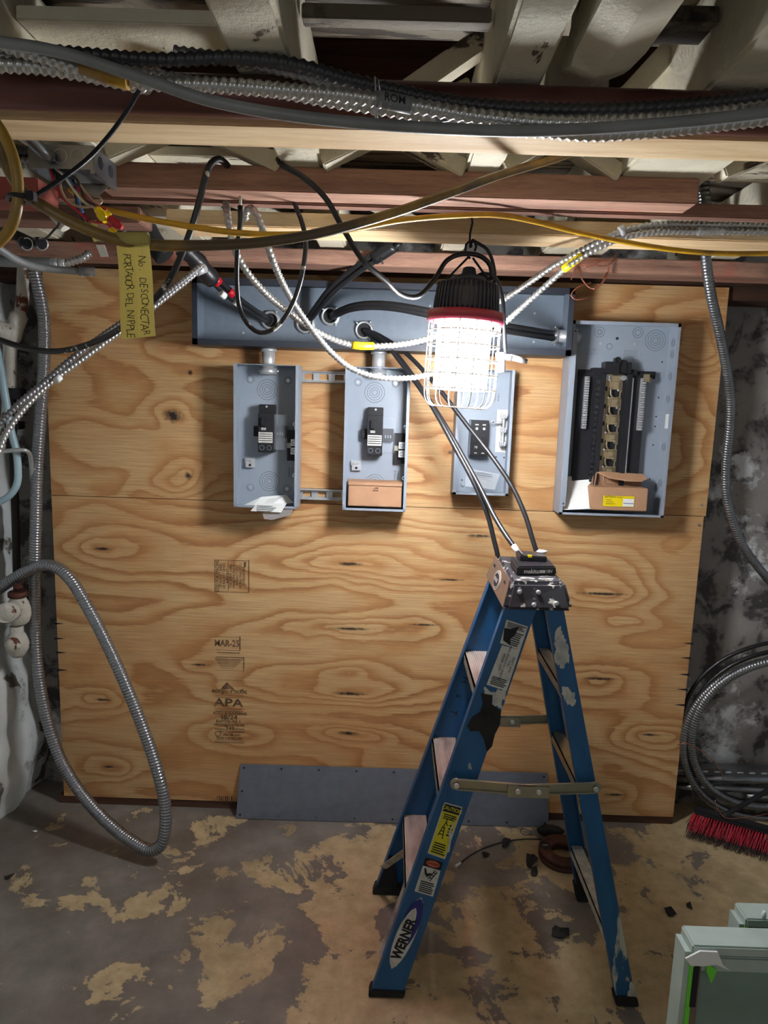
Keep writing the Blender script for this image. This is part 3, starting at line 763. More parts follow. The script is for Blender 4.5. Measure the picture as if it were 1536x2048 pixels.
def breaker_box(x0, label):
    x1, z0, z1, yb, yf = x0 + .226, 1.246, 1.748, -.026, -.122
    t = enclosure(x0, x1, z0, z1, yb, yf, label)
    cx = (x0 + x1) / 2 - .012
    mb = MB()
    knock(mb, (cx + .0, yb - .0025, z1 - .085), (0, 1, 0), (.010, .018, .027, .036)); knock(mb, (cx + .01, yb - .0025, z0 + .085), (0, 1, 0), (.010, .018, .027, .036))
    for q in ((x0 + .04, z1 - .05), (x1 - .05, z1 - .05), (x0 + .04, z0 + .06), (x1 - .05, z0 + .06)):
        knock(mb, (q[0], yb - .0025, q[1]), (0, 1, 0), (.013,)); mb.cyl((q[0], yb - .002, q[1]), (q[0], yb - .006, q[1]), .006, m_steel, 12)
    build_loose(mb, 'knockout', t)
    # breaker
    bx, bz0, bz1 = x0 + .080, z0 + .195, z0 + .365
    bk = MB()
    bk.box(bx, bx + .055, yb - .065, yb - .004, bz0, bz1 - .03, m_black).box(bx, bx + .055, yb - .050, yb - .004, bz1 - .03, bz1, m_black)
    bk.box(bx - .022, bx, yb - .035, yb - .004, bz0 + .055, bz0 + .092, m_black).box(bx + .055, bx + .094, yb - .035, yb - .004, bz0 + .052, bz0 + .095, m_black)
    bk.box(bx + .012, bx + .028, yb - .078, yb - .06, bz0 + .095, bz0 + .125, m_black)
    bk.build('breaker', t, bevel=.0015)
    mb = MB().box(bx + .002, bx + .052, yb - .0664, yb - .064, bz0 + .035, bz0 + .072, m_stkwhite)
    mb.box(bx + .012, bx + .028, yb - .0666, yb - .064, bz0 + .080, bz0 + .088, m_stkwhite)
    for k in range(4): mb.box(bx + .004, bx + .05, yb - .067, yb - .066, bz0 + .041 + k * .0078, bz0 + .0437 + k * .0078, m_ink)
    mb.text('100', (bx + .020, yb - .067, bz0 + .084), (1, 0, 0), (0, 0, 1), .009, m_ink)
    build_loose(mb, 'breaker_label', t, .006)
    mb = MB()
    for k in range(4): mb.box(bx + .058 + k * .009, bx + .064 + k * .009, yb - .041, yb - .034, bz0 + .056 + (k % 2) * .004, bz0 + .092, m_black)
    mb.box(bx + .062, bx + .086, yb - .039, yb - .034, bz0 + .062, bz0 + .072, m_steel)
    mb.box(bx - .018, bx - .004, yb - .038, yb - .034, bz0 + .060, bz0 + .086, m_blackrub)
    for k in range(2): mb.ring((bx + .014 + k * .026, yb - .065, bz0 + .017), (0, 1, 0), .008, .001, m_slate2, 16, 5)
    mb.cyl((bx + .028, yb - .05, bz1 - .008), (bx + .028, yb - .054, bz1 - .008), .004, m_steel, 10)
    build_loose(mb, 'terminal_block', t)
    mb = MB().box(bx + .055, bx + .10, yb - .046, yb - .044, bz0 + .01, bz1 - .035, m_clearbox); mb.build('clear_barrier', t)
    # ground lug
    gx, gz = x0 + .022, z0 + .135
    mb = MB().box(gx, gx + .036, yb - .014, yb - .002, gz + .018, gz + .034, m_alu).box(gx + .004, gx + .036, yb - .018, yb - .002, gz, gz + .018, m_alu)
    for s_ in (.008, .024): mb.cyl((gx + s_, yb - .013, gz + .026), (gx + s_, yb - .017, gz + .026), .0055, m_steel, 10)
    mb.cyl((gx + .02, yb - .0175, gz + .009), (gx + .02, yb - .0187, gz + .009), .005, m_ink, 12)
    mb.build('ground_lug', t)
    # neutral lug on a black base at the right side
    nx = x1 - .048
    mb = MB().box(nx, nx + .042, yb - .022, yb - .002, z0 + .165, z0 + .275, m_black); mb.build('insulating_base', t)
    mb = MB()
    mb.box(nx + .016, nx + .038, yb - .046, yb - .020, z0 + .19, z0 + .214, m_alu).box(nx + .016, nx + .038, yb - .046, yb - .020, z0 + .22, z0 + .244, m_alu)
    mb.box(nx + .001, nx + .016, yb - .036, yb - .02, z0 + .212, z0 + .23, m_zinc)
    for s_ in (.202, .232): mb.ring((nx + .027, yb - .0465, z0 + s_), (0, 1, 0), .006, .001, m_slate2, 14, 5)
    mb.build('neutral_lug', t)
    mb = MB().box(x0 + w_, x0 + w_ + .0006, yf + .016, yf + .036, z0 + .34, z0 + .37, m_stkwhite).build('side_label', t)
    # rim tabs
    mb = MB()
    for zz in (z0 + .12, z0 + .30): mb.ring((x1 - .012, yf, zz), (0, 1, 0), .005, .0012, m_boxgrey, 14, 5)
    mb.text('TORQUE', (nx + .006, yb - .0026, z0 + .12), (0, 0, 1), (-1, 0, 0), .009, m_ink); mb.text('275 lb-in', (nx + .018, yb - .0026, z0 + .12), (0, 0, 1), (-1, 0, 0), .009, m_ink)
    build_loose(mb, 'rim_tab', t, .012)
    # threaded nipple up to the trough
    nxx = x0 + .113; ny = -.075
    mb = MB().cyl((nxx, ny, z1 - .030), (nxx, ny, tz0 + .004), .023, m_alu, 28)
    mb.cyl((nxx, ny, z1 - .006), (nxx, ny, z1 + .004), .028, m_steel, 28).cyl((nxx, ny, z1 - .032), (nxx, ny, z1 - .010), .030, m_steel, 28).cyl((nxx, ny, tz0 - .012), (nxx, ny, tz0 - .001), .028, m_steel, 28)
    for s_ in (-1, 1): mb.cyl((nxx + s_ * .028, ny, z1 - .02), (nxx + s_ * .036, ny, z1 - .02), .004, m_steel, 8)
    mb.build('conduit_nipple', t)
    return t
X1, X2 = .712, 1.100
P1 = breaker_box(X1, 'leftmost open grey breaker panel, white papers at its bottom')
P2 = dup(P1, P1.location + V((X2 - X1, 0, .002)), label='open grey breaker panel with a cardboard box filling its bottom')
for k in (P1, P2): k['group'] = 'breaker panels under the trough'

# small panel behind the lamp
x0, x1, z0, z1 = 1.492, 1.690, 1.314, 1.756
P3 = enclosure(x0, x1, z0, z1, -.003, -.100, 'narrow open grey panel below the work light, clear bag of leaflets inside')
P3['group'] = 'breaker panels under the trough'
a, c = at(944, 840, -.06), at(975, 912, -.06)
mb = MB().box(a.x, c.x, -.06, -.004, c.z, a.z, m_black).box(a.x - .004, a.x, -.04, -.004, c.z - .006, a.z, m_boxgrey)
mb.build('breaker', P3, bevel=.0012)
mb = MB()
for k in (.3, .72):
    xx = a.x + (c.x - a.x) * k
    mb.box(xx - .006, xx + .006, -.0612, -.06, a.z - .018, a.z - .014, m_stkwhite); mb.cyl((xx, -.06, a.z - .03), (xx, -.063, a.z - .03), .005, m_steel, 10)
    mb.box(xx - .005, xx + .005, -.0612, -.06, c.z + .008, c.z + .011, m_stkwhite); mb.box(xx - .007, xx + .004, -.072, -.058, c.z + .05, c.z + .07, m_black)
mb.text('70', (a.x + .018, -.0614, c.z + .03), (1, 0, 0), (0, 0, 1), .012, m_stkwhite)
build_loose(mb, 'breaker_terminal', P3)
mb = MB(); a, c = at(995, 819, -.008), at(1022, 905, -.008); mb.box(a.x, c.x, -.0055, -.0035, c.z, a.z, m_stkwhite)
mb.build('wiring_plate', P3)
mb = MB(); a = at(1006, 832, -.035)
mb.box(a.x, a.x + .006, -.04, -.006, a.z - .11, a.z + .01, m_alu)
for q in (0, -.05, -.10): mb.box(a.x - .008, a.x + .012, -.05, -.03, a.z + q - .008, a.z + q + .008, m_alu).ring((a.x + .002, -.0505, a.z + q), (0, 1, 0), .005, .0008, m_slate2, 12, 4)
mb.cyl((a.x - .004, -.035, a.z - .025), (a.x - .026, -.035, a.z - .025), .005, m_alu, 12); mb.ring((a.x - .034, -.03, a.z - .024), (0, 1, 0), .006, .0015, m_steel, 14, 5)
mb.build('neutral_bar', P3)
mb = MB()
for q in ((944, 940), (1008, 915), (992, 914), (924, 960)):
    p = at(*q, -.005); mb.cyl(p + V((0, .001, 0)), p + V((0, -.001, 0)), .003, m_ink, 10)
mb.text('TORQUE', at(990, 795, -.0052), (0, 0, 1), (-1, 0, 0), .008, m_ink); mb.text('250 lb-in', at(997, 795, -.0052), (0, 0, 1), (-1, 0, 0), .008, m_ink)
p = at(925, 968, -.006); mb.cyl(p, p + V((0, -.01, 0)), .006, m_steel, 10)
build_loose(mb, 'mounting_hole', P3, .01)

# large load centre
x0, x1, z0, z1 = 1.876, 2.250, 1.254, 1.930
P4 = enclosure(x0, x1, z0, z1, -.003, -.100, 'large open grey load centre panel with long bus bars, the rightmost panel')
mb = MB().box(x0 - .0, x1, -.1015, -.1, z1 - .012, z1, m_boxgrey).box(x0 + .004, x0 + .020, -.106, -.102, z0 + .03, z1 - .03, m_boxgrey)
for zz in (z1 - .036, z0 + .04): mb.cyl((x0 + .012, -.107, zz), (x0 + .012, -.105, zz), .003, m_ink, 8)
mb.build('rim', P4)
mb = MB()
for px, py, rr in [(1199, 664, (.006, .010, .018)), (1276, 665, (.010, .018)), (1311, 681, (.010, .018, .027, .036)), (1219, 693, (.010,))]:
    knock(mb, at(px, py, -.0055), (0, 1, 0), rr)
for zz in (z0 + .12, z0 + .25, z0 + .42, z0 + .5, z1 - .06, z1 - .1): knock(mb, (x1 - .0025, -.05, zz), (1, 0, 0), (.008, .014))
build_loose(mb, 'knockout', P4)
mb = MB()
for px, py in [(1200, 687), (1267, 688), (1234, 677)]:
    p = at(px, py, -.004); mb.cyl(p, p + V((0, -.005, 0)), .006 if py > 680 else .0045, m_steel if py > 680 else m_ink, 12)
for px, py in [(1324, 724), (1317, 795), (1312, 833), (1310, 853), (1306, 890), (1299, 958)]:
    p = at(px, py, -.004); mb.cyl(p, p + V((0, -.0015, 0)), .003, m_ink, 8)
build_loose(mb, 'screw', P4)
mb = MB(); p, q = at(1245, 701, -.005), at(1290, 716, -.005)
mb.box(p.x, q.x, -.0045, -.003, q.z, p.z, m_white)
for k in range(5): mb.box(p.x + .004, q.x - .028, -.0052, -.0044, q.z + .004 + k * .005, q.z + .0058 + k * .005, m_paperg)
mb.text('A', (q.x - .014, -.0046, (p.z + q.z) / 2), (1, 0, 0), (0, 0, 1), .018, m_ink)
mb.text('PRL-LPR-4', at(1184, 699, -.0046), (1, 0, 0), (0, 0, 1), .009, m_ink); mb.text('SP 1/18', at(1184, 703, -.0046), (1, 0, 0), (0, 0, 1), .008, m_ink); mb.text('Side Rear 7', at(1184, 707, -.0046), (1, 0, 0), (0, 0, 1), .009, m_ink)
p, q = at(1327, 828, -.05), at(1332, 857, -.05); mb.box(x1 - .0035, x1 - .0028, -.075, -.045, q.z, p.z, m_white)
build_loose(mb, 'panel_label', P4, .008)
# interior: measured on the y=-0.04 plane
def xz(px, py, Y=-.045):
    p = at(px, py, Y); return p.x, p.z
cxL = xz(1163, 850)[0]; zt, zb = xz(1220, 737)[1], xz(1220, 962)[1]
def col(f): return 1.905 + f      # x inside the panel
iL, iR = xz(1166, 780)[0], xz(1296, 780)[0]
W_ = iR - iL
zt = xz(1230, 748)[1]; zb = 1.30
mb = MB()
mb.box(iL - .012, iL + W_ * .32, -.032, -.004, zb, zt, m_black).box(iL + W_ * .62, iR - .004, -.032, -.004, zb, zt, m_black)
mb.box(iL - .012, iR + .03, -.022, -.004, zt - .012, zt + .014, m_black)
mb.box(iL + W_ * .26, iL + W_ * .335, -.052, -.004, zb, zt, m_black).box(iL + W_ * .66, iL + W_ * .74, -.052, -.004, zb, zt, m_black)
mb.box(iL + W_ * .335, iL + W_ * .66, -.020, -.004, zb, zt, m_black)
for k in range(26):
    z = zt - .02 - k * .0165
    if z < zb + .01: break
    mb.box(iL + W_ * .21, iL + W_ * .26, -.042, -.030, z - .005, z + .004, m_black).box(iL + W_ * .74, iL + W_ * .80, -.042, -.030, z - .005, z + .004, m_black)
mb.build('interior_base', P4)
mb = MB()
for k in range(20):
    z = zt - .03 - k * .0215
    if z < zb + .01: break
    mb.ring((iL + W_ * .235, -.0425, z), (0, 1, 0), .0045, .0006, m_steel_d, 10, 4)
build_loose(mb, 'slot_number', P4, .004)
mb = MB().box(iL + W_ * .34, iL + W_ * .655, -.030, -.020, zb, zt, m_brass)
for k in range(7):
    z = zt - .03 - k * .062
    if z < zb + .03: break
    mb.box(iL + W_ * .355, iL + W_ * .39, -.0315, -.029, z - .03, z - .014, m_black).box(iL + W_ * .605, iL + W_ * .64, -.0315, -.029, z - .052, z - .034, m_black)
    mb.box(iL + W_ * .42, iL + W_ * .58, -.0315, -.029, z - .052, z - .020, m_black)
    mb.box(iL + W_ * .44, iL + W_ * .56, -.046, -.030, z - .024, z - .018, m_brass).box(iL + W_ * .44, iL + W_ * .56, -.046, -.030, z + .004, z + .010, m_brass)
    mb.tube([(iL + W_ * .43, -.046, z - .018), (iL + W_ * .425, -.048, z - .04), (iL + W_ * .47, -.048, z - .054), (iL + W_ * .56, -.048, z - .052)], .003, m_brass, 6)
    mb.box(iL + W_ * .46, iL + W_ * .54, -.047, -.045, z - .015, z + .002, m_brass)
mb.build('bus_bar', P4)
mb = MB()
for k in range(7):
    z = zt - .03 - k * .062
    if z < zb + .03: break
    mb.blob((iL + W_ * .56, -.034, z - .026), .005, m_steel, (1, .6, 1), 0); mb.blob((iL + W_ * .41, -.034, z + .008), .0045, m_steel, (1, .6, 1), 0)
mb.cyl((iL + W_ * .37, -.03, zt - .012), (iL + W_ * .37, -.038, zt - .012), .010, m_steel, 14).cyl((iL + W_ * .62, -.03, zt - .012), (iL + W_ * .62, -.038, zt - .012), .010, m_steel, 14)
build_loose(mb, 'bus_screw', P4)
mb = MB().box(iL + W_ * .745, iL + W_ * .765, -.048, -.04, zb, zt - .012, m_alu); mb.build('edge_rail', P4)
def nbar(xc, label=None):
    mb = MB(); z_hi, z_lo = zt - .012, xz(1160, 856)[1] - .002
    mb.box(xc - .0075, xc + .0075, -.050, -.032, z_lo, z_hi, m_alu); k = 0; z = z_hi - .008
    while z > z_lo + .004:
        mb.cyl((xc + (.003 if k % 2 else -.003), -.049, z), (xc + (.003 if k % 2 else -.003), -.058, z), .0036, m_steel, 8).box(xc - .0078, xc + .0078, -.0504, -.049, z + .0035, z + .0052, m_ink); z -= .0085; k += 1
    return mb.build('neutral_bar', P4)
nbar(iL + .012); nbar(iR - .018)
mb = MB()
mb.box(iL + W_ * .30, iL + W_ * .70, -.06, -.006, zt + .002, zt + .042, m_black).box(iL + W_ * .42, iL + W_ * .5, -.075, -.05, zt - .006, zt + .055, m_black)
mb.box(iL + W_ * .5, iL + W_ * .62, -.066, -.05, zt + .006, zt + .048, m_black).box(iR - .03, iR + .03, -.03, -.02, zt, zt + .010, m_black)
mb.box(iL + W_ * .70, iL + W_ * .82, -.045, -.006, zt - .004, zt + .018, m_black).box(iL + .03, iL + W_ * .3, -.045, -.006, zt - .004, zt + .020, m_black)
mb.build('main_lug_block', P4, bevel=.002)
mb = MB().box(iR - .022, iR - .002, -.058, -.050, zt - .024, zt + .002, m_brass).cyl((iR + .004, -.03, zt - .018), (iR + .004, -.045, zt - .018), .010, m_zinc, 14)
mb.build('bonding_strap', P4)
mb = MB(); mb.ring((iL + W_ * .46, -.077, zt + .046), (0, 1, 0), .010, .002, m_black, 18, 6).build('handle_tie', P4)

# boxes, papers
def carton(px0, py0, px1, py1, yf, yb, label, open_=False):
    a, c = at(px0, py0, yf), at(px1, py1, yf)
    t = thing('cardboard_box', ((a.x + c.x) / 2, yb, c.z), label, 'cardboard box')
    MB().box(a.x, c.x, yf, yb, c.z, a.z, m_cardb).build('box_body', t, bevel=.002)
    return t, a, c
t, a, c = carton(697, 963, 802, 1015, -.118, -.03, 'small closed brown cardboard box wedged in the bottom of the second panel')
MB().box(a.x - .003, c.x + .002, -.121, -.03, a.z - .002, a.z + .0005, m_cardb).box(a.x - .001, c.x + .001, -.122, -.118, a.z - .012, a.z, m_cardb).build('lid_flap', t, bevel=.001)
MB().box(a.x + .09, a.x + .108, -.1225, -.1215, a.z - .028, a.z - .018, m_cardb_in).box(a.x + .094, a.x + .106, -.1232, -.1225, a.z - .021, a.z - .018, m_ink).build('torn_notch', t)
t, a, c = carton(1187, 974, 1293, 1023, -.118, -.045, 'open brown cardboard box with yellow label standing in the large panel')
MB().hexa([(a.x, -.118, a.z - .0), (a.x + .004, -.118, a.z), (a.x + .03, -.05, a.z + .045), (a.x + .024, -.05, a.z + .045), (a.x, -.118, a.z + .002), (a.x + .004, -.118, a.z + .002), (a.x + .03, -.048, a.z + .047), (a.x + .024, -.048, a.z + .047)], m_cardb_in).hexa(
    [(a.x + .005, -.050, a.z - .01), (c.x - .004, -.050, a.z - .01), (c.x + .0, -.046, a.z + .04), (a.x + .02, -.046, a.z + .045), (a.x + .005, -.047, a.z - .01), (c.x - .004, -.047, a.z - .01), (c.x, -.043, a.z + .04), (a.x + .02, -.043, a.z + .045)], m_cardb_in).build('back_flap', t)
pts = [(a.x + .022, -.048, a.z + .048), (c.x + .002, -.048, a.z + .044), (c.x + .004, -.085, a.z + .030), (c.x - .02, -.10, a.z + .022), (c.x - .07, -.102, a.z + .022), (a.x + .06, -.09, a.z + .030)]
MB().poly(pts, (0, .2, 1), .002, m_cardb).build('lid_flap', t)
mb = MB(); l0, l1 = at(1206, 990, -.1185), at(1268, 1015, -.1185)
mb.box(l0.x, l1.x, -.119, -.1182, l1.z, l0.z, m_stkblue).box(l0.x + .001, l1.x - .001, -.1194, -.1188, l1.z + .001, l0.z - .001, m_yel)
mb.box(l0.x + .072, l1.x - .003, -.1198, -.1192, l1.z + .003, l0.z - .011, m_white).box(l0.x + .074, l1.x - .003, -.1202, -.1197, l1.z + .013, l1.z + .015, m_stkblue)
mb.text('EATON', (l0.x + .022, -.1196, l0.z - .006), (1, 0, 0), (0, 0, 1), .009, m_ink, .02); mb.text('BR breaker', (l0.x + .055, -.1196, l0.z - .006), (1, 0, 0), (0, 0, 1), .007, m_ink)
for k in range(3): mb.box(l0.x + .012, l0.x + .045 - k * .006, -.1198, -.1192, l1.z + .010 + k * .007, l1.z + .0115 + k * .007, m_ink)
mb.build('yellow_label', t, label='yellow and white product label')
def sheet(name, pts, m, label, cat, lines=None, thick=.0008, nrm=(0, -1, 0), group=None):
    mb = MB().poly(pts, nrm, thick, m)
    if lines:
        o_, u, v_, n_, wd, dh = lines; u, v_ = V(u).normalized(), V(v_).normalized(); nn = V(nrm).normalized() * (thick + .0006)
        for k in range(n_):
            q = V(o_) - v_ * (k * dh) + nn; L = wd * rnd.uniform(.55, 1)
            mb.hexa([q, q + u * L, q + u * L + v_ * dh * .35, q + v_ * dh * .35] + [x + V(nrm).normalized() * .0003 for x in (q, q + u * L, q + u * L + v_ * dh * .35, q + v_ * dh * .35)], m_paperg)
    return tag(mb.build(name), label, cat, group)
sheet('paper_sheet', [at(1129, 952, -.02), at(1196, 956, -.03), at(1184, 1018, -.09), at(1125, 1020, -.09)], m_white, 'curled white wiring diagram sheet in the lower left of the large panel', 'paper',
      (at(1136, 985, -.05), (1, 0, 0), (0, -.3, 1), 5, .08, .010), nrm=(0, -.8, .5))
sheet('paper_sheet', [at(484, 1012, -.10), at(523, 994, -.06), at(572, 990, -.05), at(588, 1006, -.07), at(540, 1010, -.11), at(505, 1012, -.115)], m_white, 'upper crumpled white paper lying in the bottom of the leftmost panel', 'paper', nrm=(0, -.6, .8))
sheet('paper_sheet', [at(501, 1022, -.128), at(513, 1008, -.126), at(574, 1006, -.126), at(562, 1025, -.128)], m_white, 'white leaflet overhanging the bottom rim of the leftmost panel', 'paper',
      (at(514, 1012, -.129), (1, 0, 0), (0, 0, 1), 4, .07, .006), nrm=(0, -1, .1))
sheet('plastic_bag', [at(524, 1024, -.115), at(588, 1016, -.12), at(580, 1030, -.12), at(545, 1040, -.12), at(528, 1038, -.12)], m_plasticbag, 'clear plastic bag corner sticking out under the leaflet', 'plastic bag', nrm=(0, -1, .1))
sheet('leaflet', [at(931, 955, -.03), at(942, 938, -.02), at(1000, 948, -.02), at(990, 980, -.06), at(930, 972, -.06)], m_plasticbag, 'clear plastic bag of printed instructions in the narrow panel', 'plastic bag',
      (at(946, 944, -.03), (1, 0, -.14), (.1, 0, 1), 8, .085, .0075), nrm=(0, -1, .2))

# strut channels behind panels 1 and 2
def strut(z0, label):
    x0, x1 = .90, 1.14
    mb = MB(); h = .041; yf, yb = -.0235, -.0005
    mb.box(x0, x1, yf, yb, z0, z0 + .004, m_steel).box(x0, x1, yf, yb, z0 + h - .004, z0 + h, m_steel)
    mb.box(x0, x1, -.010, yb, z0, z0 + .010, m_steel).box(x0, x1, -.010, yb, z0 + h - .010, z0 + h, m_steel)
    xs = [x0, .945, .977, 1.000, 1.032, 1.055, 1.087, x1]
    for i in range(0, len(xs), 2): mb.box(xs[i], xs[i + 1], -.010, -.008, z0 + .010, z0 + h - .010, m_steel)
    mb.tube([(x0, yf, z0 + .003), (x1, yf, z0 + .003)], .003, m_steel, 6).tube([(x0, yf, z0 + h - .003), (x1, yf, z0 + h - .003)], .003, m_steel, 6)
    return tag(mb.build('strut_channel'), label, 'strut channel', 'slotted struts between the two left panels')
strut(1.694, 'upper slotted steel strut channel between the two left panels')
strut(1.266, 'lower slotted steel strut channel between the two left panels')

# cover plate leaning on the plywood
mb = MB()
A = [V((.706, -.066, .002)), V((1.934, -.052, .002)), V((1.926, -.006, .205)), V((.712, -.006, .199))]
nn = (A[1] - A[0]).cross(A[3] - A[0]).normalized()
if nn.y > 0: nn = -nn
mb.poly(A, nn, .002, m_slate2)
cp = mb.build('cover_plate'); tag(cp, 'long flat grey metal cover plate leaning on the bottom of the plywood', 'metal plate')
mb = MB()
for i in range(9):
    f = .012 + i * .122
    for g_ in (.07, .93): 
        q = A[0].lerp(A[1], f).lerp(A[3].lerp(A[2], f), g_) + nn * .0021; mb.cyl(q, q + nn * .0006, .0045, m_ink, 12)
q = A[0].lerp(A[3], .5) + V((.015, 0, 0)) + nn * .0021; mb.cyl(q, q + nn * .0006, .0045, m_ink, 12)
build_loose(mb, 'screw_hole', cp)
# ================================================================== OVERHEAD PIPE AND CABLES
tag(MB().tube([(-.4, -1.415, 2.108), (1.0, -1.415, 2.092), (2.2, -1.415, 2.086), (3.2, -1.415, 2.08)], .030, m_copper, 28, step=.1).build('copper_pipe'), 'thick brown copper pipe running across under the joists', 'pipe')
GT = 'armored cables bundled below the pipe'
cable('armored_cable', [(-80, 60, -1.53), (0, 88, -1.53), (100, 118, -1.53), (200, 150, -1.53), (310, 166, -1.53), (420, 170, -1.53), (560, 180, -1.53), (700, 192, -1.53), (820, 210, -1.53), (950, 232, -1.53), (1100, 246, -1.53), (1250, 244, -1.53), (1400, 232, -1.53), (1620, 205, -1.53)], .0098, m_mc, 'bright silver armored cable, the topmost shiny strand of the overhead bundle', 'cable', GT, pitch=.0125, depth=.16)
cable('armored_cable', [(-80, 128, -1.51), (0, 130, -1.51), (80, 134, -1.51), (160, 146, -1.51), (280, 150, -1.50), (400, 168, -1.50), (520, 176, -1.50), (660, 200, -1.50), (800, 222, -1.50), (950, 250, -1.50), (1100, 262, -1.50), (1180, 268, -1.50), (1300, 262, -1.50), (1420, 250, -1.50), (1620, 226, -1.50)], .0098, m_mc, 'silver armored cable, the lowest shiny strand of the overhead bundle', 'cable', GT, pitch=.0125, depth=.16)
cable('armored_cable', [(120, 105, -1.49), (200, 112, -1.49), (320, 120, -1.49), (470, 116, -1.49), (600, 132, -1.49), (690, 158, -1.49), (770, 176, -1.49), (880, 200, -1.49), (1000, 214, -1.49), (1200, 220, -1.49), (1400, 208, -1.49), (1620, 180, -1.49)], .0092, m_mc_k, 'black armored cable arching highest over the overhead bundle', 'cable', GT, pitch=.0135, depth=.16)
cable('armored_cable', [(350, 105, -1.46), (480, 122, -1.46), (600, 148, -1.47), (720, 180, -1.48), (860, 212, -1.49), (1000, 236, -1.50), (1150, 244, -1.50), (1300, 240, -1.52), (1450, 228, -1.53), (1620, 204, -1.54)], .0088, m_mc_d, 'dark grey armored cable in the middle of the overhead bundle', 'cable', GT, pitch=.0125, depth=.16)
cable('armored_cable', [(-60, 108, -1.49), (0, 112, -1.49), (120, 140, -1.49), (260, 170, -1.47), (300, 178, -1.44), (330, 190, -1.36)], .0085, m_mc, 'short silver armored cable entering at the left edge between the shiny strands', 'cable', GT, pitch=.0125, depth=.16)
cable('flexible_conduit', [(-80, 64, -1.56), (0, 84, -1.56), (80, 96, -1.56), (150, 112, -1.56), (230, 138, -1.56), (310, 165, -1.56), (400, 196, -1.56), (500, 218, -1.56), (620, 236, -1.56), (768, 250, -1.55), (900, 258, -1.55), (1050, 262, -1.54), (1200, 256, -1.54), (1400, 240, -1.54), (1620, 214, -1.54)], .0078, m_greyplas, 'smooth grey plastic coated cable sweeping under the overhead bundle', 'cable', None, n=12)
mb = MB(); p = at(208, 151, -1.535)
mb.cyl(p + V((-.03, 0, .012)), p + V((.035, 0, -.006)), .0125, m_nm2, 14); tag(mb.build('tape_tag'), 'dull yellow tape tag wrapped on the silver overhead cable', 'tag')
mb = MB()
for k, (px, py) in enumerate([(752, 190), (753, 205), (750, 220)]): mb.ring(at(px, py, -1.51), (1, 0, .1), .022, .0012, m_steel, 20, 5)
mb.tube([at(754, 196, -1.53), at(760, 176, -1.54), at(757, 160, -1.54)], .0012, m_steel, 5).tube([at(750, 212, -1.53), at(748, 222, -1.54), at(749, 226, -1.54)], .0012, m_steel, 5)
tag(mb.build('tie_wire'), 'twisted silver tie wire holding the overhead bundle', 'wire')
mb = MB(); p, q = at(756, 197, -1.53), at(824, 212, -1.53)
mb.cyl(p, q, .0115, m_greyplas, 16); mb.text('ROM', p.lerp(q, .5) + V((0, -.0118, .0)), q - p, (0, -.3, 1), .014, m_ink, .01)
tag(mb.build('cable_sleeve'), 'grey taped sleeve with black marker letters on the overhead bundle', 'sleeve')
mb = MB().poly([at(869, 233, -1.515), at(905, 240, -1.515), at(900, 243, -1.515), at(873, 247, -1.515)], (0, -1, 0), .002, m_greyplas)
tag(mb.build('tape_end'), 'loose grey tape end hanging from the overhead bundle', 'tape')
cable('strap_cable', [(1380, 192, -1.35), (1450, 180, -1.35), (1536, 166, -1.35), (1600, 155, -1.35)], .006, m_nm2, 'yellow cable crossing the upper right corner above the bundle', 'cable')

# yellow jacketed cable with the tape flag
cable('yellow_cable', [(1180, 290, -1.16), (1125, 312, -1.18), (1000, 350, -1.25), (900, 386, -1.32), (780, 428, -1.38), (640, 466, -1.44), (520, 485, -1.48), (400, 491, -1.52), (300, 489, -1.55), (225, 477, -1.57), (130, 438, -1.59), (75, 405, -1.60), (50, 388, -1.61), (20, 345, -1.60), (5, 300, -1.57), (-20, 230, -1.5)], .0078, m_nm, 'thick aged yellow jacketed cable swagging across, carrying a masking tape flag', 'cable', None, n=12, flat=1.0)
cable('yellow_cable', [(-15, 235, -1.60), (8, 270, -1.61), (28, 320, -1.62), (36, 370, -1.62), (33, 420, -1.62), (18, 462, -1.61), (-10, 490, -1.60)], .0072, m_nm, 'yellow jacketed cable curling along the left edge behind the zip tie', 'cable', None, n=12)
cable('yellow_cable', [(140, 378, -1.05), (180, 408, -1.06), (250, 428, -1.08), (350, 448, -1.08), (480, 466, -1.10), (580, 469, -1.06), (700, 459, -1.02), (800, 441, -.98), (900, 432, -.96), (990, 430, -.94), (1060, 441, -.90), (1150, 463, -.84), (1250, 484, -.80), (1350, 500, -.78), (1450, 507, -.78), (1620, 505, -.78)], .0062, m_nm2, 'thin bright yellow cable crossing behind the swagging cable to the right edge', 'cable', None, n=10)
# zip tie + cord
zt_o = thing('zip_tie', at(40, 404, -1.60), 'black zip tie gathering the yellow cables, its long tail running up to the bundle', 'zip tie')
MB().tube(path([(58, 398, -1.625), (66, 394, -1.62), (120, 360, -1.60), (175, 318, -1.57), (215, 275, -1.54), (252, 225, -1.51), (270, 195, -1.49), (284, 168, -1.48), (286, 140, -1.46)]), .0033, m_black, 8).build('tie_tail', zt_o)
mb = MB(); mb.tube([at(15, 398, -1.60), at(22, 388, -1.625), at(45, 392, -1.628), at(60, 392, -1.62), at(66, 400, -1.62), at(45, 404, -1.59), at(15, 398, -1.60)], .003, m_black, 8); mb.build('tie_loop', zt_o)
p = at(63, 393, -1.628); MB().box(p.x - .005, p.x + .005, -1.634, -1.622, p.z - .006, p.z + .006, m_black).build('tie_head', zt_o, bevel=.001)
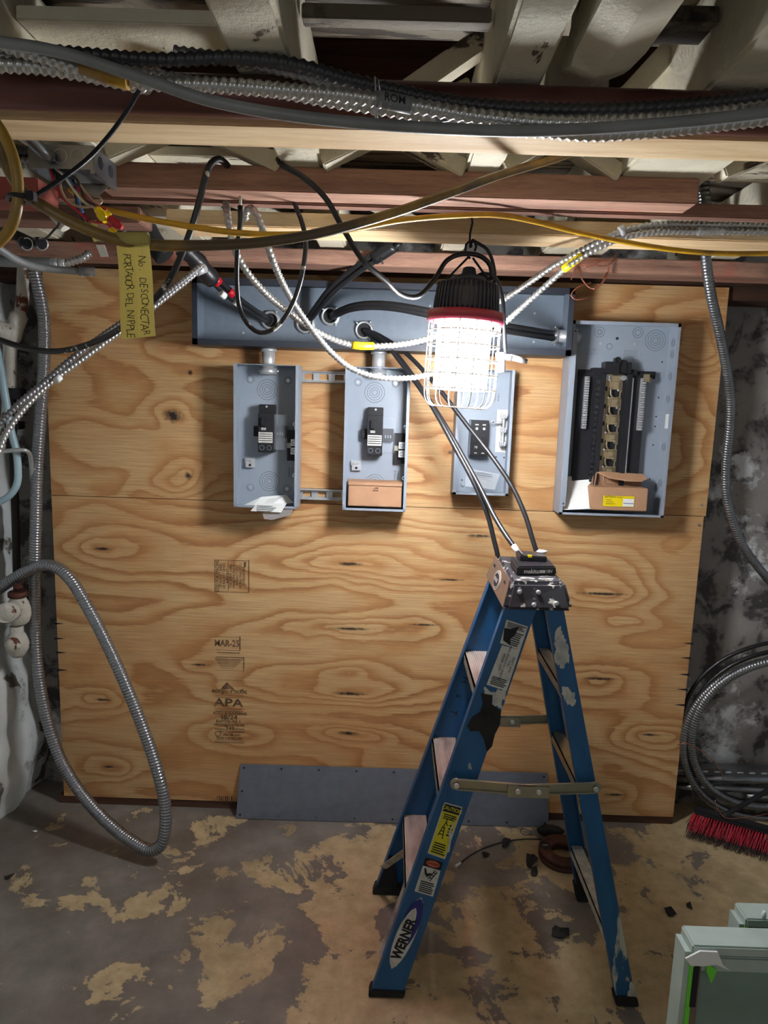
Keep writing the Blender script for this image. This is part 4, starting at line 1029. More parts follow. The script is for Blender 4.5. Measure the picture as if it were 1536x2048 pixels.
# masking tape flag
Yt = -1.565
c4 = [at(231, 477, Yt), at(297, 477, Yt), at(319, 682, Yt), at(251, 681, Yt)]
mb = MB(); n_ = 12; F, B = [], []
for k in range(n_ + 1):
    f = k / n_; l = c4[0].lerp(c4[3], f); r_ = c4[1].lerp(c4[2], f); dy = .004 * math.sin(f * 5) - .012 * f
    jag = (.0015 * math.sin(k * 9)) if k == n_ else 0
    F.append([l.lerp(r_, q / 4) + V((0, dy + .0015 * math.sin(q * 1.3), jag * q)) for q in range(5)])
for k in range(n_):
    for q in range(4):
        a4 = [F[k][q], F[k][q + 1], F[k + 1][q + 1], F[k + 1][q]]
        mb.hexa([x + V((0, .0008, 0)) for x in a4] + a4, m_tape)
mb.tube([c4[0].lerp(c4[1], .0) + V((0, .0, .0)), c4[1]], .0088, m_tape, 14)
fl = mb.build('tape_flag'); tag(fl, 'yellowish masking tape flag with sideways handwriting hanging from the cable', 'tape')
dn = (c4[3] - c4[0]).normalized(); rt = (c4[1] - c4[0]).normalized()
mb = MB()
def tapept(fx, fy):
    f = fy; return c4[0].lerp(c4[3], f).lerp(c4[1].lerp(c4[2], f), fx) + V((0, .004 * math.sin(f * 5) - .012 * f - .0022, 0))
def hand(s_, fx, f0, f1, size):
    n = len(s_)
    for i, ch in enumerate(s_):
        if ch == ' ': continue
        p = tapept(fx + rnd.uniform(-.03, .03), f0 + (f1 - f0) * i / (n - 1)); ang = rnd.uniform(-.15, .15)
        u = dn + rt * ang; v = rt - dn * ang
        mb.text(ch, p, u, v, size * rnd.uniform(.9, 1.15), m_ink, -.012, .8, lift=.0003)
hand('No. DESCONECTAR', .74, .20, .93, .0155); hand('PORTADOR DEL NIPPLE', .30, .17, .96, .0150)
mb.build('handwriting', fl)

# black cables in loops
cable('looped_cable', [(470, 352, -.97), (458, 336, -.99), (447, 323, -1.02), (434, 318, -1.04), (420, 330, -1.05), (408, 365, -1.05), (394, 420, -1.05), (370, 492, -1.04), (340, 558, -1.02), (312, 596, -1.0), (250, 650, -.96), (190, 684, -.90), (120, 702, -.86), (60, 698, -.84), (0, 680, -.84), (-60, 655, -.84)], .0072, m_wire_kp, 'black cable flecked with paint looping over the strap and down to the left edge', 'cable', None, n=10)
cl = thing('looped_cable', at(530, 664, -.95), 'thin black cable hanging in a U in front of the trough, bare white tip', 'cable')
MB().tube(path([(480, 412, -1.02), (481, 440, -1.02), (475, 500, -1.0), (474, 570, -.97), (479, 615, -.95), (495, 648, -.94), (518, 665, -.93), (540, 662, -.92), (562, 645, -.92), (585, 608, -.92), (600, 565, -.92), (609, 520, -.92), (611, 480, -.92), (604, 445, -.92), (592, 414, -.92), (586, 395, -.92)]), .0056, m_wire_kp, 10).build('jacket', cl)
MB().tube(path([(480, 414, -1.02), (481, 405, -1.02), (480, 392, -1.02)]), .0032, m_wire_w, 8).build('bare_tip', cl, label='white stripped tip')

# armored cables that drop to the lamp
GA = 'armored cables dropping from the straps'
a_ = thing('armored_cable', at(700, 690, -.7), 'silver armored cable with yellow tag, upper of two looping behind the work light', 'cable', GA)
pa = path([(450, 395, -.88), (453, 412, -.90), (457, 445, -.92), (470, 500, -.90), (495, 545, -.86), (530, 585, -.80), (565, 615, -.74), (605, 645, -.68), (650, 672, -.62), (700, 689, -.58), (760, 692, -.55), (820, 686, -.53), (870, 672, -.52), (930, 640, -.52), (1005, 600, -.54), (1060, 564, -.60), (1110, 530, -.66), (1160, 503, -.71), (1205, 480, -.745), (1250, 461, -.76), (1310, 450, -.77), (1400, 449, -.77), (1536, 451, -.77), (1640, 455, -.77)])
MB().tube(pa, .0078, m_mc, 12, pitch=.0125, depth=.17).build('armor', a_)
mb = MB(); mb.tube([at(704, 690, -.578), at(725, 692, -.57), at(746, 692, -.556)], .0108, m_yel, 12, step=.01); mb.text('12/2 C', at(725, 690, -.588), at(746, 692, -.556) - at(704, 690, -.578), (0, 0, 1), .013, m_ink, .01)
mb.build('printed_tag', a_, label='yellow printed tag')
b_ = thing('armored_cable', at(800, 757, -.6), 'silver armored cable, lower of the two looping behind the work light', 'cable', GA)
pb = path([(490, 440, -.89), (493, 424, -.90), (500, 417, -.91), (510, 424, -.92), (522, 450, -.92), (538, 500, -.90), (560, 555, -.84), (590, 610, -.76), (625, 660, -.69), (660, 702, -.63), (700, 735, -.58), (745, 752, -.55), (800, 757, -.53), (860, 748, -.51), (940, 705, -.50), (1010, 645, -.52), (1060, 600, -.58), (1110, 555, -.64), (1150, 522, -.70), (1205, 492, -.74), (1250, 474, -.76), (1310, 464, -.77), (1400, 463, -.77), (1536, 464, -.77), (1640, 468, -.77)])
MB().tube(pb, .0078, m_mc, 12, pitch=.0125, depth=.17).build('armor', b_)
mb = MB().tube([at(1128, 538, -.67), at(1145, 525, -.69), at(1167, 508, -.715)], .0108, m_yel, 12, step=.01); mb.text('12/2 WG', at(1147, 523, -.708), at(1167, 508, -.715) - at(1128, 538, -.67), (-.5, 0, 1), .012, m_ink, .01)
mb.build('printed_tag', b_, label='yellow printed tag')
cable('armored_cable', [(404, 530, -.55), (395, 542, -.56), (340, 588, -.60), (280, 634, -.64), (220, 678, -.68), (160, 722, -.72), (100, 766, -.76), (50, 815, -.80), (15, 862, -.83), (0, 895, -.85), (-20, 960, -.86)], .0078, m_mc, 'silver armored cable running down leftward across the plywood, lower of the pair', 'cable', 'pair of armored cables going down to the left', pitch=.011, depth=.16)
cable('armored_cable', [(404, 530, -.57), (392, 540, -.58), (335, 585, -.63), (275, 625, -.67), (215, 665, -.71), (150, 712, -.75), (90, 764, -.78), (40, 806, -.82), (0, 845, -.84), (-50, 890, -.86)], .0078, m_mc_d, 'darker armored cable running down leftward across the plywood, upper of the pair', 'cable', 'pair of armored cables going down to the left', pitch=.011, depth=.16)
mb = MB().cyl(at(410, 536, -.54), at(392, 544, -.56), .0125, m_alu, 16); tag(mb.build('cable_connector'), 'silver connector at the upper end of the left going armored cable pair', 'connector')
mb = MB().cyl(at(112, 762, -.775), at(120, 754, -.765), .0085, m_white, 12); tag(mb.build('tape_band'), 'small white tape band on the armored cable pair', 'tape')
# strap wrap on horizontal run
mb = MB().cyl(at(1240, 464, -.765), at(1250, 458, -.765), .013, m_steel, 12); tag(mb.build('cable_strap'), 'thin metal strap round the paired armored cables on the right', 'strap')
mb = MB().tube([at(1398, 464, -.782), at(1445, 464, -.782)], .0105, m_plasticbag, 12); tag(mb.build('tape_wrap'), 'clear tape wrapped around the lower armored cable at the right', 'tape')

# heavy black conductors
def conductors(name, base, offs, r, label, cat='cable bundle'):
    t = thing(name, at(*base[-1]), label, cat)
    for (dx, dz) in offs:
        n = len(base); pts = []
        for i, q in enumerate(base):
            p = at(*q); k = 1 - .55 * (i / (n - 1)); pts.append(p + V((dx * k, dx * .4, dz * k)))
        MB().tube(pts, r, m_wire_k, 12).build('conductor', t)
    return t
t = conductors('conductor_bundle', [(372, 502, -.42), (400, 528, -.38), (430, 560, -.32), (460, 588, -.24), (490, 612, -.15), (520, 632, -.07), (538, 640, -.012)], [(.0, .016), (.012, .004), (-.002, -.014), (-.012, .0)], .0088, 'thick black conductor bundle with red and white tape bands entering the leftmost trough hole')
MB().tube(path([(362, 494, -.43), (384, 512, -.41), (408, 540, -.37), (426, 562, -.335)]), .027, m_wire_k, 16, taper=lambda f: 1 + .08 * math.sin(f * 17), step=.012).build('tape_wrap', t, label='shiny black tape wrap')
def band(mb_t, pA, pB, m, r=.0108):
    MB().cyl(pA, pB, r, m, 14).build('tape_band', mb_t)
band(t, at(428, 557, -.345), at(438, 566, -.33), m_red, .015); band(t, at(457, 580, -.262), at(466, 590, -.245), m_red, .0125)
band(t, at(441, 586, -.30), at(450, 593, -.285), m_white, .0108); band(t, at(469, 603, -.225), at(478, 609, -.21), m_white, .0108)
t = conductors('conductor_bundle', [(800, 478, -.30), (782, 497, -.28), (745, 520, -.25), (700, 552, -.20), (665, 582, -.15), (640, 612, -.09), (622, 635, -.04), (611, 647, -.012)], [(-.012, .010), (.010, .004), (.0, -.010)], .0088, 'bundle of thick black conductors rising right from the second trough hole to the straps')
MB().tube(path([(790, 490, -.285), (748, 517, -.253)]), .021, m_wire_k, 14).build('tape_wrap', t)
MB().tube(path([(760, 508, -.275), (762, 520, -.28), (766, 528, -.28)]), .003, m_wire_k, 6).build('tape_tail', t)
conductors('conductor_bundle', [(662, 634, -.012), (672, 628, -.06), (700, 616, -.12), (740, 611, -.17), (790, 614, -.22), (850, 625, -.26), (920, 640, -.28), (1000, 655, -.26), (1060, 665, -.18), (1104, 672, -.10)][::-1], [(.0, .010), (.004, -.008)], .0095, 'pair of thick black conductors arching right from the third trough hole')
for lab, pts in [('thick black conductor dropping to the left end of the ladder cap', [(727, 660, -.012), (745, 668, -.06), (775, 692, -.13), (820, 750, -.20), (860, 806, -.26), (910, 895, -.33), (950, 970, -.37), (975, 1030, -.39), (988, 1080, -.40), (996, 1116, -.40), (998, 1200, -.40)]),
                 ('thick black conductor dropping to the ladder cap in the widest bow, rightmost', [(731, 660, -.012), (760, 672, -.06), (810, 705, -.12), (870, 768, -.19), (930, 845, -.25), (985, 915, -.31), (1025, 975, -.35), (1050, 1030, -.38), (1064, 1075, -.40), (1075, 1115, -.41), (1080, 1200, -.41)])]:
    cable('black_conductor', pts, .0078, m_wire_k, lab, 'cable', 'conductors hanging down to the ladder', n=12)
t = thing('black_conductor', at(1035, 1102, -.42), 'thick black conductor with a white taped tip above the ladder battery', 'cable', 'conductors hanging down to the ladder')
pc = path([(729, 664, -.012), (755, 680, -.07), (795, 712, -.14), (845, 780, -.21), (890, 850, -.28), (930, 920, -.34), (960, 975, -.39), (990, 1035, -.45), (1015, 1075, -.50), (1035, 1102, -.53)])
MB().tube(pc, .0078, m_wire_k, 12).build('conductor', t)
MB().cyl(at(1027, 1091, -.518), at(1036, 1104, -.533), .0088, m_white, 14).build('tape_tip', t, label='white tape tip')

# flexible conduits
t = cable('flexible_conduit', [(62, 500, -.10), (68, 540, -.09), (80, 590, -.08), (88, 640, -.07), (89, 700, -.06), (85, 780, -.06), (79, 860, -.06), (74, 940, -.06), (72, 1040, -.06), (70, 1140, -.06), (71, 1240, -.08), (76, 1340, -.11), (92, 1430, -.14), (122, 1520, -.18), (165, 1590, -.23), (215, 1645, -.28), (262, 1682, -.32), (300, 1700, -.35), (322, 1690, -.36), (331, 1655, -.36), (330, 1610, -.35), (320, 1560, -.34), (300, 1495, -.31), (270, 1415, -.28), (238, 1340, -.25), (205, 1270, -.21), (170, 1205, -.17), (140, 1158, -.14), (115, 1136, -.12), (90, 1130, -.11), (62, 1138, -.10), (30, 1156, -.09), (-20, 1190, -.06)],
      .0205, m_flexg, 'long grey corrugated flexible conduit dropping at the left and looping onto the floor', 'flexible conduit', None, n=16, pitch=.0105, depth=.07)
cable('flexible_conduit', [(1404, 380, -.42), (1405, 400, -.42), (1408, 460, -.42), (1412, 520, -.40), (1422, 590, -.36), (1438, 660, -.30), (1452, 730, -.24), (1461, 800, -.18), (1459, 860, -.14), (1452, 930, -.10), (1452, 985, -.08), (1463, 1035, -.07), (1488, 1095, -.06), (1536, 1158, -.05), (1600, 1230, -.04)],
      .0150, m_steel_d, 'shiny grey flexible conduit snaking down the right side past the plywood edge', 'flexible conduit', None, n=14, pitch=.0095, depth=.07)
cable('flexible_conduit', [(243, 330, -.55), (243, 380, -.55), (245, 430, -.55), (246, 480, -.55), (250, 530, -.50)], .0105, m_steel_d, 'short vertical piece of flexible conduit behind the wire nuts', 'flexible conduit', None, n=12, pitch=.012, depth=.12)
cable('black_hose', [(262, 400, -.45), (285, 440, -.45), (305, 480, -.45), (330, 515, -.45)], .03, m_blackrub, 'thick black rubber sleeve hanging behind the yellow cable', 'sleeve', None, n=14)
cable('bent_conduit', [(1405, 300, -.62), (1408, 350, -.62), (1412, 400, -.62), (1418, 430, -.62)], .012, m_mc_d, 'short armored cable coming down beside the end of the strapping board', 'cable', None, pitch=.012, depth=.12)
# coil at the right
def coil(cpx, cpy, rx, rz, Y, r, m, lab, a0=0, a1=2 * PI, tilt=.0, **k):
    c = at(cpx, cpy, Y); pts = []
    n = 20
    for i in range(n + 1):
        a = a0 + (a1 - a0) * i / n
        pts.append(V((c.x + rx * math.cos(a), c.y + tilt * math.sin(a) + .01 * math.sin(3 * a), c.z + rz * math.sin(a))))
    return cable('coiled_conduit', pts, r, m, lab, 'coil', 'coils leaning on the wall at the right', **k)
def c3(name, pts, r, m, lab, **k): return tag(MB().tube([V(p) for p in pts], r, m, **k).build(name), lab, 'coil', 'coils leaning on the wall at the right')
coil(1562, 1472, .345, .335, -.02, .0150, m_steel_d, 'inner coil of grey corrugated conduit leaning on the dark wall by the broom', .5, 5.9, -.05, pitch=.0105, depth=.07, n=12)
coil(1566, 1482, .385, .365, -.005, .0150, m_steel_d, 'outer coil of grey corrugated conduit leaning on the dark wall by the broom', .5, 5.9, -.05, pitch=.0105, depth=.07, n=12)
coil(1566, 1462, .375, .352, .035, .0085, m_wire_k, 'coil of smooth black cable behind the corrugated coils', .6, 5.6, -.03, n=10)
coil(1568, 1456, .352, .340, .04, .0075, m_wire_w, 'coil of thin white cable behind the corrugated coils', 1.3, 2.6, -.03, n=8)
coil(1562, 1450, .395, .362, .045, .0075, m_wire_k, 'second coil of black cable nearest the plywood edge', .6, 5.0, -.03, n=8)
cable('copper_wire', [(1355, 1490, -.04), (1372, 1486, -.05), (1395, 1497, -.06), (1420, 1515, -.06), (1440, 1540, -.06), (1447, 1560, -.06)], .0016, m_cu, 'thin bare copper wire curling across the conduit coil', 'wire', None, n=6)
cable('copper_wire', [(1430, 1600, -.10), (1436, 1620, -.11), (1452, 1636, -.12), (1480, 1636, -.11), (1510, 1632, -.1), (1545, 1626, -.1)], .0016, m_cu, 'bare copper wire lying on the floor just behind the broom', 'wire', None, n=6)
# bare copper wire bundle hanging near the trough
mb = MB()
for pts in [[(1142, 560, -.24), (1155, 530, -.25), (1185, 520, -.26), (1215, 525, -.26), (1215, 550, -.26), (1200, 570, -.26), (1185, 578, -.26), (1165, 560, -.25), (1155, 535, -.24)],
            [(1160, 530, -.25), (1180, 528, -.26), (1212, 532, -.26), (1228, 520, -.26), (1232, 505, -.26)], [(1182, 565, -.25), (1155, 575, -.25), (1142, 590, -.25), (1150, 599, -.25), (1178, 596, -.25)],
            [(1165, 536, -.26), (1190, 522, -.27), (1215, 520, -.27), (1228, 512, -.27)], [(1172, 540, -.26), (1200, 524, -.27), (1225, 522, -.27)], [(1186, 578, -.26), (1200, 572, -.26), (1214, 545, -.26)]]:
    mb.tube(path(pts), .0022, m_cu, 6)
tag(mb.build('copper_wire'), 'tangled loop of bare copper wire hanging above the large panel', 'wire')
# ================================================================== LADDER
NL = Y0n, Y1n = -.875, -.785
Y0f, Y1f = -.435, -.475
ZT = 1.105
def rail(t, xb0, xb1, xt0, xt1, yb, yt, inward, m, z_b=.0, fl=.026, foot=.05):
    def C(x, y, z): return V((x, y, z))
    th = .0045 * inward
    bl, br, tl, tr_ = C(xb0, yb, z_b), C(xb1, yb, z_b), C(xt0, yt, ZT), C(xt1, yt, ZT)
    mb = MB(); i = V((0, th, 0)); f = V((0, fl * inward, 0)); e = V((.0045, 0, 0))
    mb.hexa([bl, br, br + i, bl + i, tl, tr_, tr_ + i, tl + i], m)
    mb.hexa([bl, bl + e, bl + e + f, bl + f, tl, tl + e, tl + e + f, tl + f], m)
    mb.hexa([br - e, br, br + f, br - e + f, tr_ - e, tr_, tr_ + f, tr_ - e + f], m)
    return mb.build('rail', t, bevel=.0012)
ld_ = thing('step_ladder', (1.63, -.655, 0), 'blue fiberglass step ladder spattered with paint, standing open on the floor', 'ladder')
RF = (1.257, 1.345, 1.583, 1.668)
RR = (1.944, 1.997, 1.690, 1.738)
fn_ = rail(ld_, *RF, Y0n, Y1n, 1, m_bluefg); ff_ = rail(ld_, *RF, Y0f, Y1f, -1, m_bluefg)
rn_ = rail(ld_, *RR, Y0n, Y1n, 1, m_bluesp); rf_ = rail(ld_, *RR, Y0f, Y1f, -1, m_bluefg)
def fx(z): f = z / ZT; return RF[0] + (RF[2] - RF[0]) * f, RF[1] + (RF[3] - RF[1]) * f
def rx_(z): f = z / ZT; return RR[0] + (RR[2] - RR[0]) * f, RR[1] + (RR[3] - RR[1]) * f
def yn(z): return Y0n + (Y1n - Y0n) * z / ZT
def yf_(z): return Y0f + (Y1f - Y0f) * z / ZT
# rubber feet
def foot(parent, x0, x1, y, inward, h=.028, sl=.29):
    mb = MB(); a = -.004 * inward; b2 = .034 * inward
    mb.hexa([(x0 - .005, y + a, 0), (x1 + .006, y + a, 0), (x1 + .006, y + b2, 0), (x0 - .005, y + b2, 0), (x0 - .005 + h * sl, y + a, h), (x1 + .004 + h * sl, y + a, h), (x1 + .004 + h * sl, y + b2, h), (x0 - .005 + h * sl, y + b2, h)], m_blackrub)
    return mb.build('rubber_foot', parent, bevel=.003)
foot(fn_, 1.257, 1.345, Y0n, 1, .022); foot(ff_, 1.257, 1.345, Y0f, -1, .030)
foot(rn_, 1.944, 1.997, Y0n, 1, .030, -.23); foot(rf_, 1.944, 1.997, Y0f, -1, .06, -.23)
MB().hexa([(1.262, Y0f - .03, .005), (1.335, Y0f - .03, .005), (1.335, Y0f - .006, .005), (1.262, Y0f - .006, .005), (1.300, Y0f - .03, .13), (1.325, Y0f - .03, .13), (1.325, Y0f - .006, .13), (1.300, Y0f - .006, .13)], m_black).build('inner_bracket', ff_)
MB().hexa([(1.935, Y0f - .04, .03), (1.985, Y0f - .04, .03), (1.985, Y0f - .008, .03), (1.935, Y0f - .008, .03), (1.915, Y0f - .035, .16), (1.955, Y0f - .035, .16), (1.955, Y0f - .008, .16), (1.915, Y0f - .008, .16)], m_black).build('inner_bracket', rf_)
# steps
for z in (.285, .567, .865):
    x0, x1 = fx(z); ya, yb = yn(z) + .006, yf_(z) - .006
    mb = MB(); x0 += .004; x1 -= .002
    mb.box(x0, x1, ya, yb, z - .004, z, m_tread).box(x0, x0 + .004, ya, yb, z - .032, z, m_tread).box(x1 - .004, x1, ya, yb, z - .030, z, m_tread)
    k = x0 + .004
    while k < x1 - .004: mb.box(k, k + .0022, ya, yb, z, z + .0022, m_tread); k += .0062
    mb.build('step', ld_)
    mb = MB()
    for yy, s_ in ((yf_(z) - .006, -1),):
        for dx in (.02, .058): mb.cyl((x0 + dx - .008, yy, z - .018), (x0 + dx - .008, yy - .003, z - .018), .006, m_zinc, 12)
    build_loose(mb, 'rivet', ld_)
# knee braces under the bottom step
for y_, s_ in ((Y0f - .03, -1), (Y0n + .03, 1)):
    MB().beam((1.36, y_ - .12 if s_ < 0 else y_ + .12, .25), (1.285, y_, .10), .022, .003, m_tread, (0, 1, 0)).build('knee_brace', ld_)
# rear horizontal braces
for z, m_ in ((.19, m_splat), (.60, m_zinc), (.88, m_tread)):
    x0, x1 = rx_(z); mb = MB()
    mb.box(x0 + .004, x1 - .008, yn(z) + .006, yf_(z) - .006, z, z + .003, m_).box(x0 + .004, x0 + .007, yn(z) + .006, yf_(z) - .006, z - .022, z + .003, m_)
    mb.build('rear_brace', ld_)
# spreaders
def spreader(y, lab=None):
    A_, B_, C_ = V((1.469, y, .632)), V((1.66, y, .622)), V((1.838, y, .636))
    mb = MB(); 
    for a_, b_ in ((A_, B_ + V((.03, 0, 0))), (B_ - V((.03, 0, 0)), C_)):
        d = (b_ - a_).normalized()
        mb.beam(a_, b_, .003, .030, m_zinc).beam(a_ + V((0, -.003, .013)), b_ + V((0, -.003, .013)), .006, .004, m_zinc).beam(a_ + V((0, -.003, -.013)), b_ + V((0, -.003, -.013)), .006, .004, m_zinc)
    for q in (A_, C_): mb.cyl(q + V((0, .002, 0)), q + V((0, -.002, 0)), .016, m_zinc, 20)
    mb.box(B_.x - .055, B_.x + .055, y - .008, y - .003, B_.z - .018, B_.z + .014, m_zinc)
    o_ = mb.build('spreader', ld_)
    mb = MB()
    for q in (A_, C_, B_ - V((.028, 0, 0)), B_ + V((.028, 0, 0))): mb.cyl(q + V((0, -.006, 0)), q + V((0, -.013, 0)), .0065, m_alu, 14)
    build_loose(mb, 'rivet', o_)
spreader(-.842 - .012); spreader(-.452 + .012)
# top cap
zt_, zb_ = 1.172, 1.100
T4 = [V((1.597, -.783, zt_)), V((1.742, -.770, zt_)), V((1.745, -.458, zt_)), V((1.603, -.458, zt_))]
B4 = [V((1.578, -.806, zb_)), V((1.762, -.800, zb_)), V((1.762, -.436, zb_)), V((1.580, -.436, zb_))]
cap = MB().hexa(B4 + T4, m_cap).build('top_cap', ld_, bevel=.010)
mb = MB()
nl = (T4[3] - B4[0]).cross(B4[3] - B4[0]).normalized(); nl = -nl if nl.x > 0 else nl
sq = [B4[0].lerp(B4[3], .03).lerp(T4[0], .04), B4[3].lerp(B4[0], .03).lerp(T4[3], .04), T4[3].lerp(T4[0], .03), T4[0].lerp(T4[3], .03)]
mb.poly([q + nl * .0015 for q in sq], nl, .003, m_capside)
side = mb.build('side_plate', cap, label='brown metal side plate with an oval badge')
cc = sum(sq, V()) / 4 + nl * .0048; uu = (sq[0] - sq[1]).normalized(); vv = (sq[3] - sq[0] + sq[2] - sq[1]).normalized()
mb = MB(); oc = cc - uu * .0 - vv * .004
ring_ = [oc + uu * .050 * math.cos(a * PI / 12) + vv * .027 * math.sin(a * PI / 12) for a in range(24)]
mb.poly([q for q in ring_], nl, .001, m_stkwhite)
mb.poly([oc + (q - oc) * .90 + nl * .0008 for q in ring_], nl, .001, m_capside)
mb.poly([oc + (q - oc) * .78 + nl * .0014 for q in ring_], nl, .001, m_stkwhite)
mb.poly([oc + (q - oc) * .70 + nl * .0020 for q in ring_], nl, .001, m_ink)
mb.text('WERNER', oc + nl * .0042, -uu if (-uu).cross(vv).dot(nl) > 0 else uu, vv, .016, m_stkwhite, .02, .9)
for s_ in (-.10, .10): mb.poly([cc + uu * (s_ * 1.0 - .014) + vv * .012, cc + uu * (s_ + .014) + vv * .012, cc + uu * (s_ + .014) + vv * .020, cc + uu * (s_ - .014) + vv * .020], nl, .0006, m_ink)
mb.build('oval_badge', cap)
nf = V((0, -1, .3)).normalized(); mb = MB()
for px, py in [(1039, 1184), (1077, 1185), (1068, 1210), (1113, 1207)]:
    p = hit(px, py, B4[0], (T4[0] - B4[0]).cross(B4[1] - B4[0])); mb.blob(p, .007, m_alu, (1, .6, 1), 0)
build_loose(mb, 'rivet', cap)
mb = MB(); zt2 = zt_ + .0006
for cx_ in (1.645, 1.695):
    mb.loft([[V((cx_ + .021 * k_ * math.cos(a * PI / 12), -.745 + .010 * k_ * math.sin(a * PI / 12), zt2 + dz)) for a in range(24)] for k_, dz in ((1, 0), (.95, .0015), (.75, .0015), (.7, 0))], m_splat)
build_loose(mb, 'tool_recess', cap, .002)

# painted patches and stickers on the near rails
Pn, Nn = V((1.3, Y0n, 0)), V((0, -1, -(Y1n - Y0n) / ZT * -1)).normalized()
Nn = V((0, -ZT, (Y1n - Y0n))).normalized()
def onr(px, py, lift=.0006): return hit(px, py, Pn, Nn) + Nn * lift
def patch(name, pxs, m, parent, th=.0008, label=None, lift=.0004):
    if name == 'paint_smear':
        q_ = []
        for i_ in range(len(pxs)):
            a_, b_ = pxs[i_], pxs[(i_ + 1) % len(pxs)]
            for k_ in range(5):
                f_ = k_ / 5; q_.append((a_[0] + (b_[0] - a_[0]) * f_ + rnd.uniform(-1.6, 1.6), a_[1] + (b_[1] - a_[1]) * f_ + rnd.uniform(-4.5, 4.5)))
        pxs = q_
    o_ = MB().poly([onr(*q, lift) for q in pxs], Nn, th, m).build(name, parent)
    if label: o_['label'] = label
    return o_
patch('black_tape_patch', [(962, 1386), (985, 1390), (984, 1408), (1002, 1422), (1000, 1448), (990, 1468), (984, 1492), (974, 1503), (968, 1478), (958, 1462), (940, 1462), (934, 1452), (944, 1434), (960, 1424), (966, 1406)], m_blackrub, fn_, .0014, 'ragged black smear')
patch('paint_smear', [(968, 1376), (992, 1384), (1013, 1372), (1012, 1392), (1004, 1404), (1006, 1420), (994, 1412), (980, 1410), (986, 1396), (970, 1390)], m_splat, fn_)
patch('paint_smear', [(1112, 1262), (1122, 1252), (1128, 1272), (1136, 1290), (1140, 1320), (1132, 1330), (1126, 1342), (1116, 1330), (1108, 1318), (1112, 1300), (1108, 1284)], m_splat, rn_)
patch('paint_smear', [(1124, 1372), (1138, 1378), (1148, 1388), (1152, 1404), (1140, 1412), (1130, 1402), (1124, 1390)], m_splat, rn_)
patch('paint_smear', [(1262, 1962), (1270, 1975), (1272, 1990), (1270, 2008), (1258, 2012), (1248, 2006), (1254, 1990)], m_splat, rn_)
patch('paint_smear', [(1252, 1956), (1256, 1954), (1258, 1962), (1252, 1962)], m_splat, rn_)
patch('paint_smear', [(936, 1528), (942, 1530), (944, 1540), (937, 1538)], m_splat, fn_)
def frame(c):   # TL TR BR BL in pixels
    q = [onr(*p) for p in c]; o_ = sum(q, V()) / 4; u = ((q[1] - q[0]) + (q[2] - q[3])) / 2; v = ((q[0] - q[3]) + (q[1] - q[2])) / 2
    return q, o_, u, v
def S(q, fx_, fy, lift=0):  # fx 0..1 left-right, fy 0..1 top-bottom
    return q[0].lerp(q[1], fx_).lerp(q[3].lerp(q[2], fx_), fy) + Nn * lift
def block(mb, q, x0, x1, y0, y1, m, lift): mb.poly([S(q, x0, y0, lift), S(q, x1, y0, lift), S(q, x1, y1, lift), S(q, x0, y1, lift)], Nn, .0003, m)
def lines(mb, q, x0, x1, y0, y1, n, m=m_ink, lift=.0012):
    for k in range(n):
        yy = y0 + (y1 - y0) * (k + .2) / n; block(mb, q, x0 + rnd.uniform(0, .05), x1 - rnd.uniform(0, .15), yy, yy + (y1 - y0) / n * .5, m, lift)
# spec label, upper
q, o_, u, v = frame([(1013, 1239), (1056, 1253), (1040, 1300), (1000, 1286)]); mb = MB(); mb.poly(q, Nn, .0006, m_stkwhite)
lines(mb, q, .06, .95, .05, .28, 4); lines(mb, q, .35, .95, .36, .95, 7); mb.poly([S(q, .0, .35, .0014), S(q, .3, .3, .0014), S(q, .62, .1, .0014), S(q, .55, .5, .0014), S(q, .4, .7, .0014), S(q, .5, .95, .0014), S(q, .1, .85, .0014)], Nn, .0003, m_ink)
mb.build('sticker', fn_, label='upper white data sticker scribbled over in black')
q, o_, u, v = frame([(1004, 1290), (1040, 1300), (1013, 1382), (973, 1369)]); mb = MB(); mb.poly(q, Nn, .0007, m_stkwhite)
for i, s_ in enumerate(['MODEL 6200', 'MAX WORKING LENGTH', 'TYPE I', 'MEETS ANSI']):
    mb.text(s_, S(q, .30 + i * .17, .38, .0012), S(q, .5, 1) - S(q, .5, 0), S(q, 1, .5) - S(q, 0, .5), .0085, m_ink)
lines(mb, q, .1, .9, .75, .96, 5)
mb.build('sticker', fn_, label='long peeling white sticker with sideways print')
# caution
q, o_, u, v = frame([(889, 1604), (925, 1614), (890, 1718), (855, 1706)]); mb = MB(); mb.poly(q, Nn, .0006, m_stkwhite)
block(mb, q, .05, .95, .02, .98, m_stkyel, .001); block(mb, q, .05, .95, .02, .16, m_ink, .0013)
mb.text('CAUTION', S(q, .5, .09, .0017), u, v, .0150, m_stkyel, .02, .82)
lines(mb, q, .15, .9, .19, .30, 3, lift=.0014); lines(mb, q, .12, .9, .74, .96, 5, lift=.0014); lines(mb, q, .62, .9, .36, .6, 4, lift=.0014)
def stroke(mb, q, pts, w=.0012, lift=.0014):
    for a_, b_ in zip(pts, pts[1:]): mb.beam(S(q, *a_, lift), S(q, *b_, lift), .0006, w * 2, m_ink, tuple((S(q, *b_) - S(q, *a_)).cross(Nn).normalized()))
for a_ in ([(.22, .62), (.34, .42)], [(.5, .66), (.42, .42)], [(.24, .58), (.48, .58)], [(.28, .52), (.46, .52)], [(.32, .46), (.44, .46)], [(.36, .42), (.42, .34), (.55, .40)], [(.42, .34), (.44, .28)], [(.6, .28), (.75, .22)]): stroke(mb, q, a_)
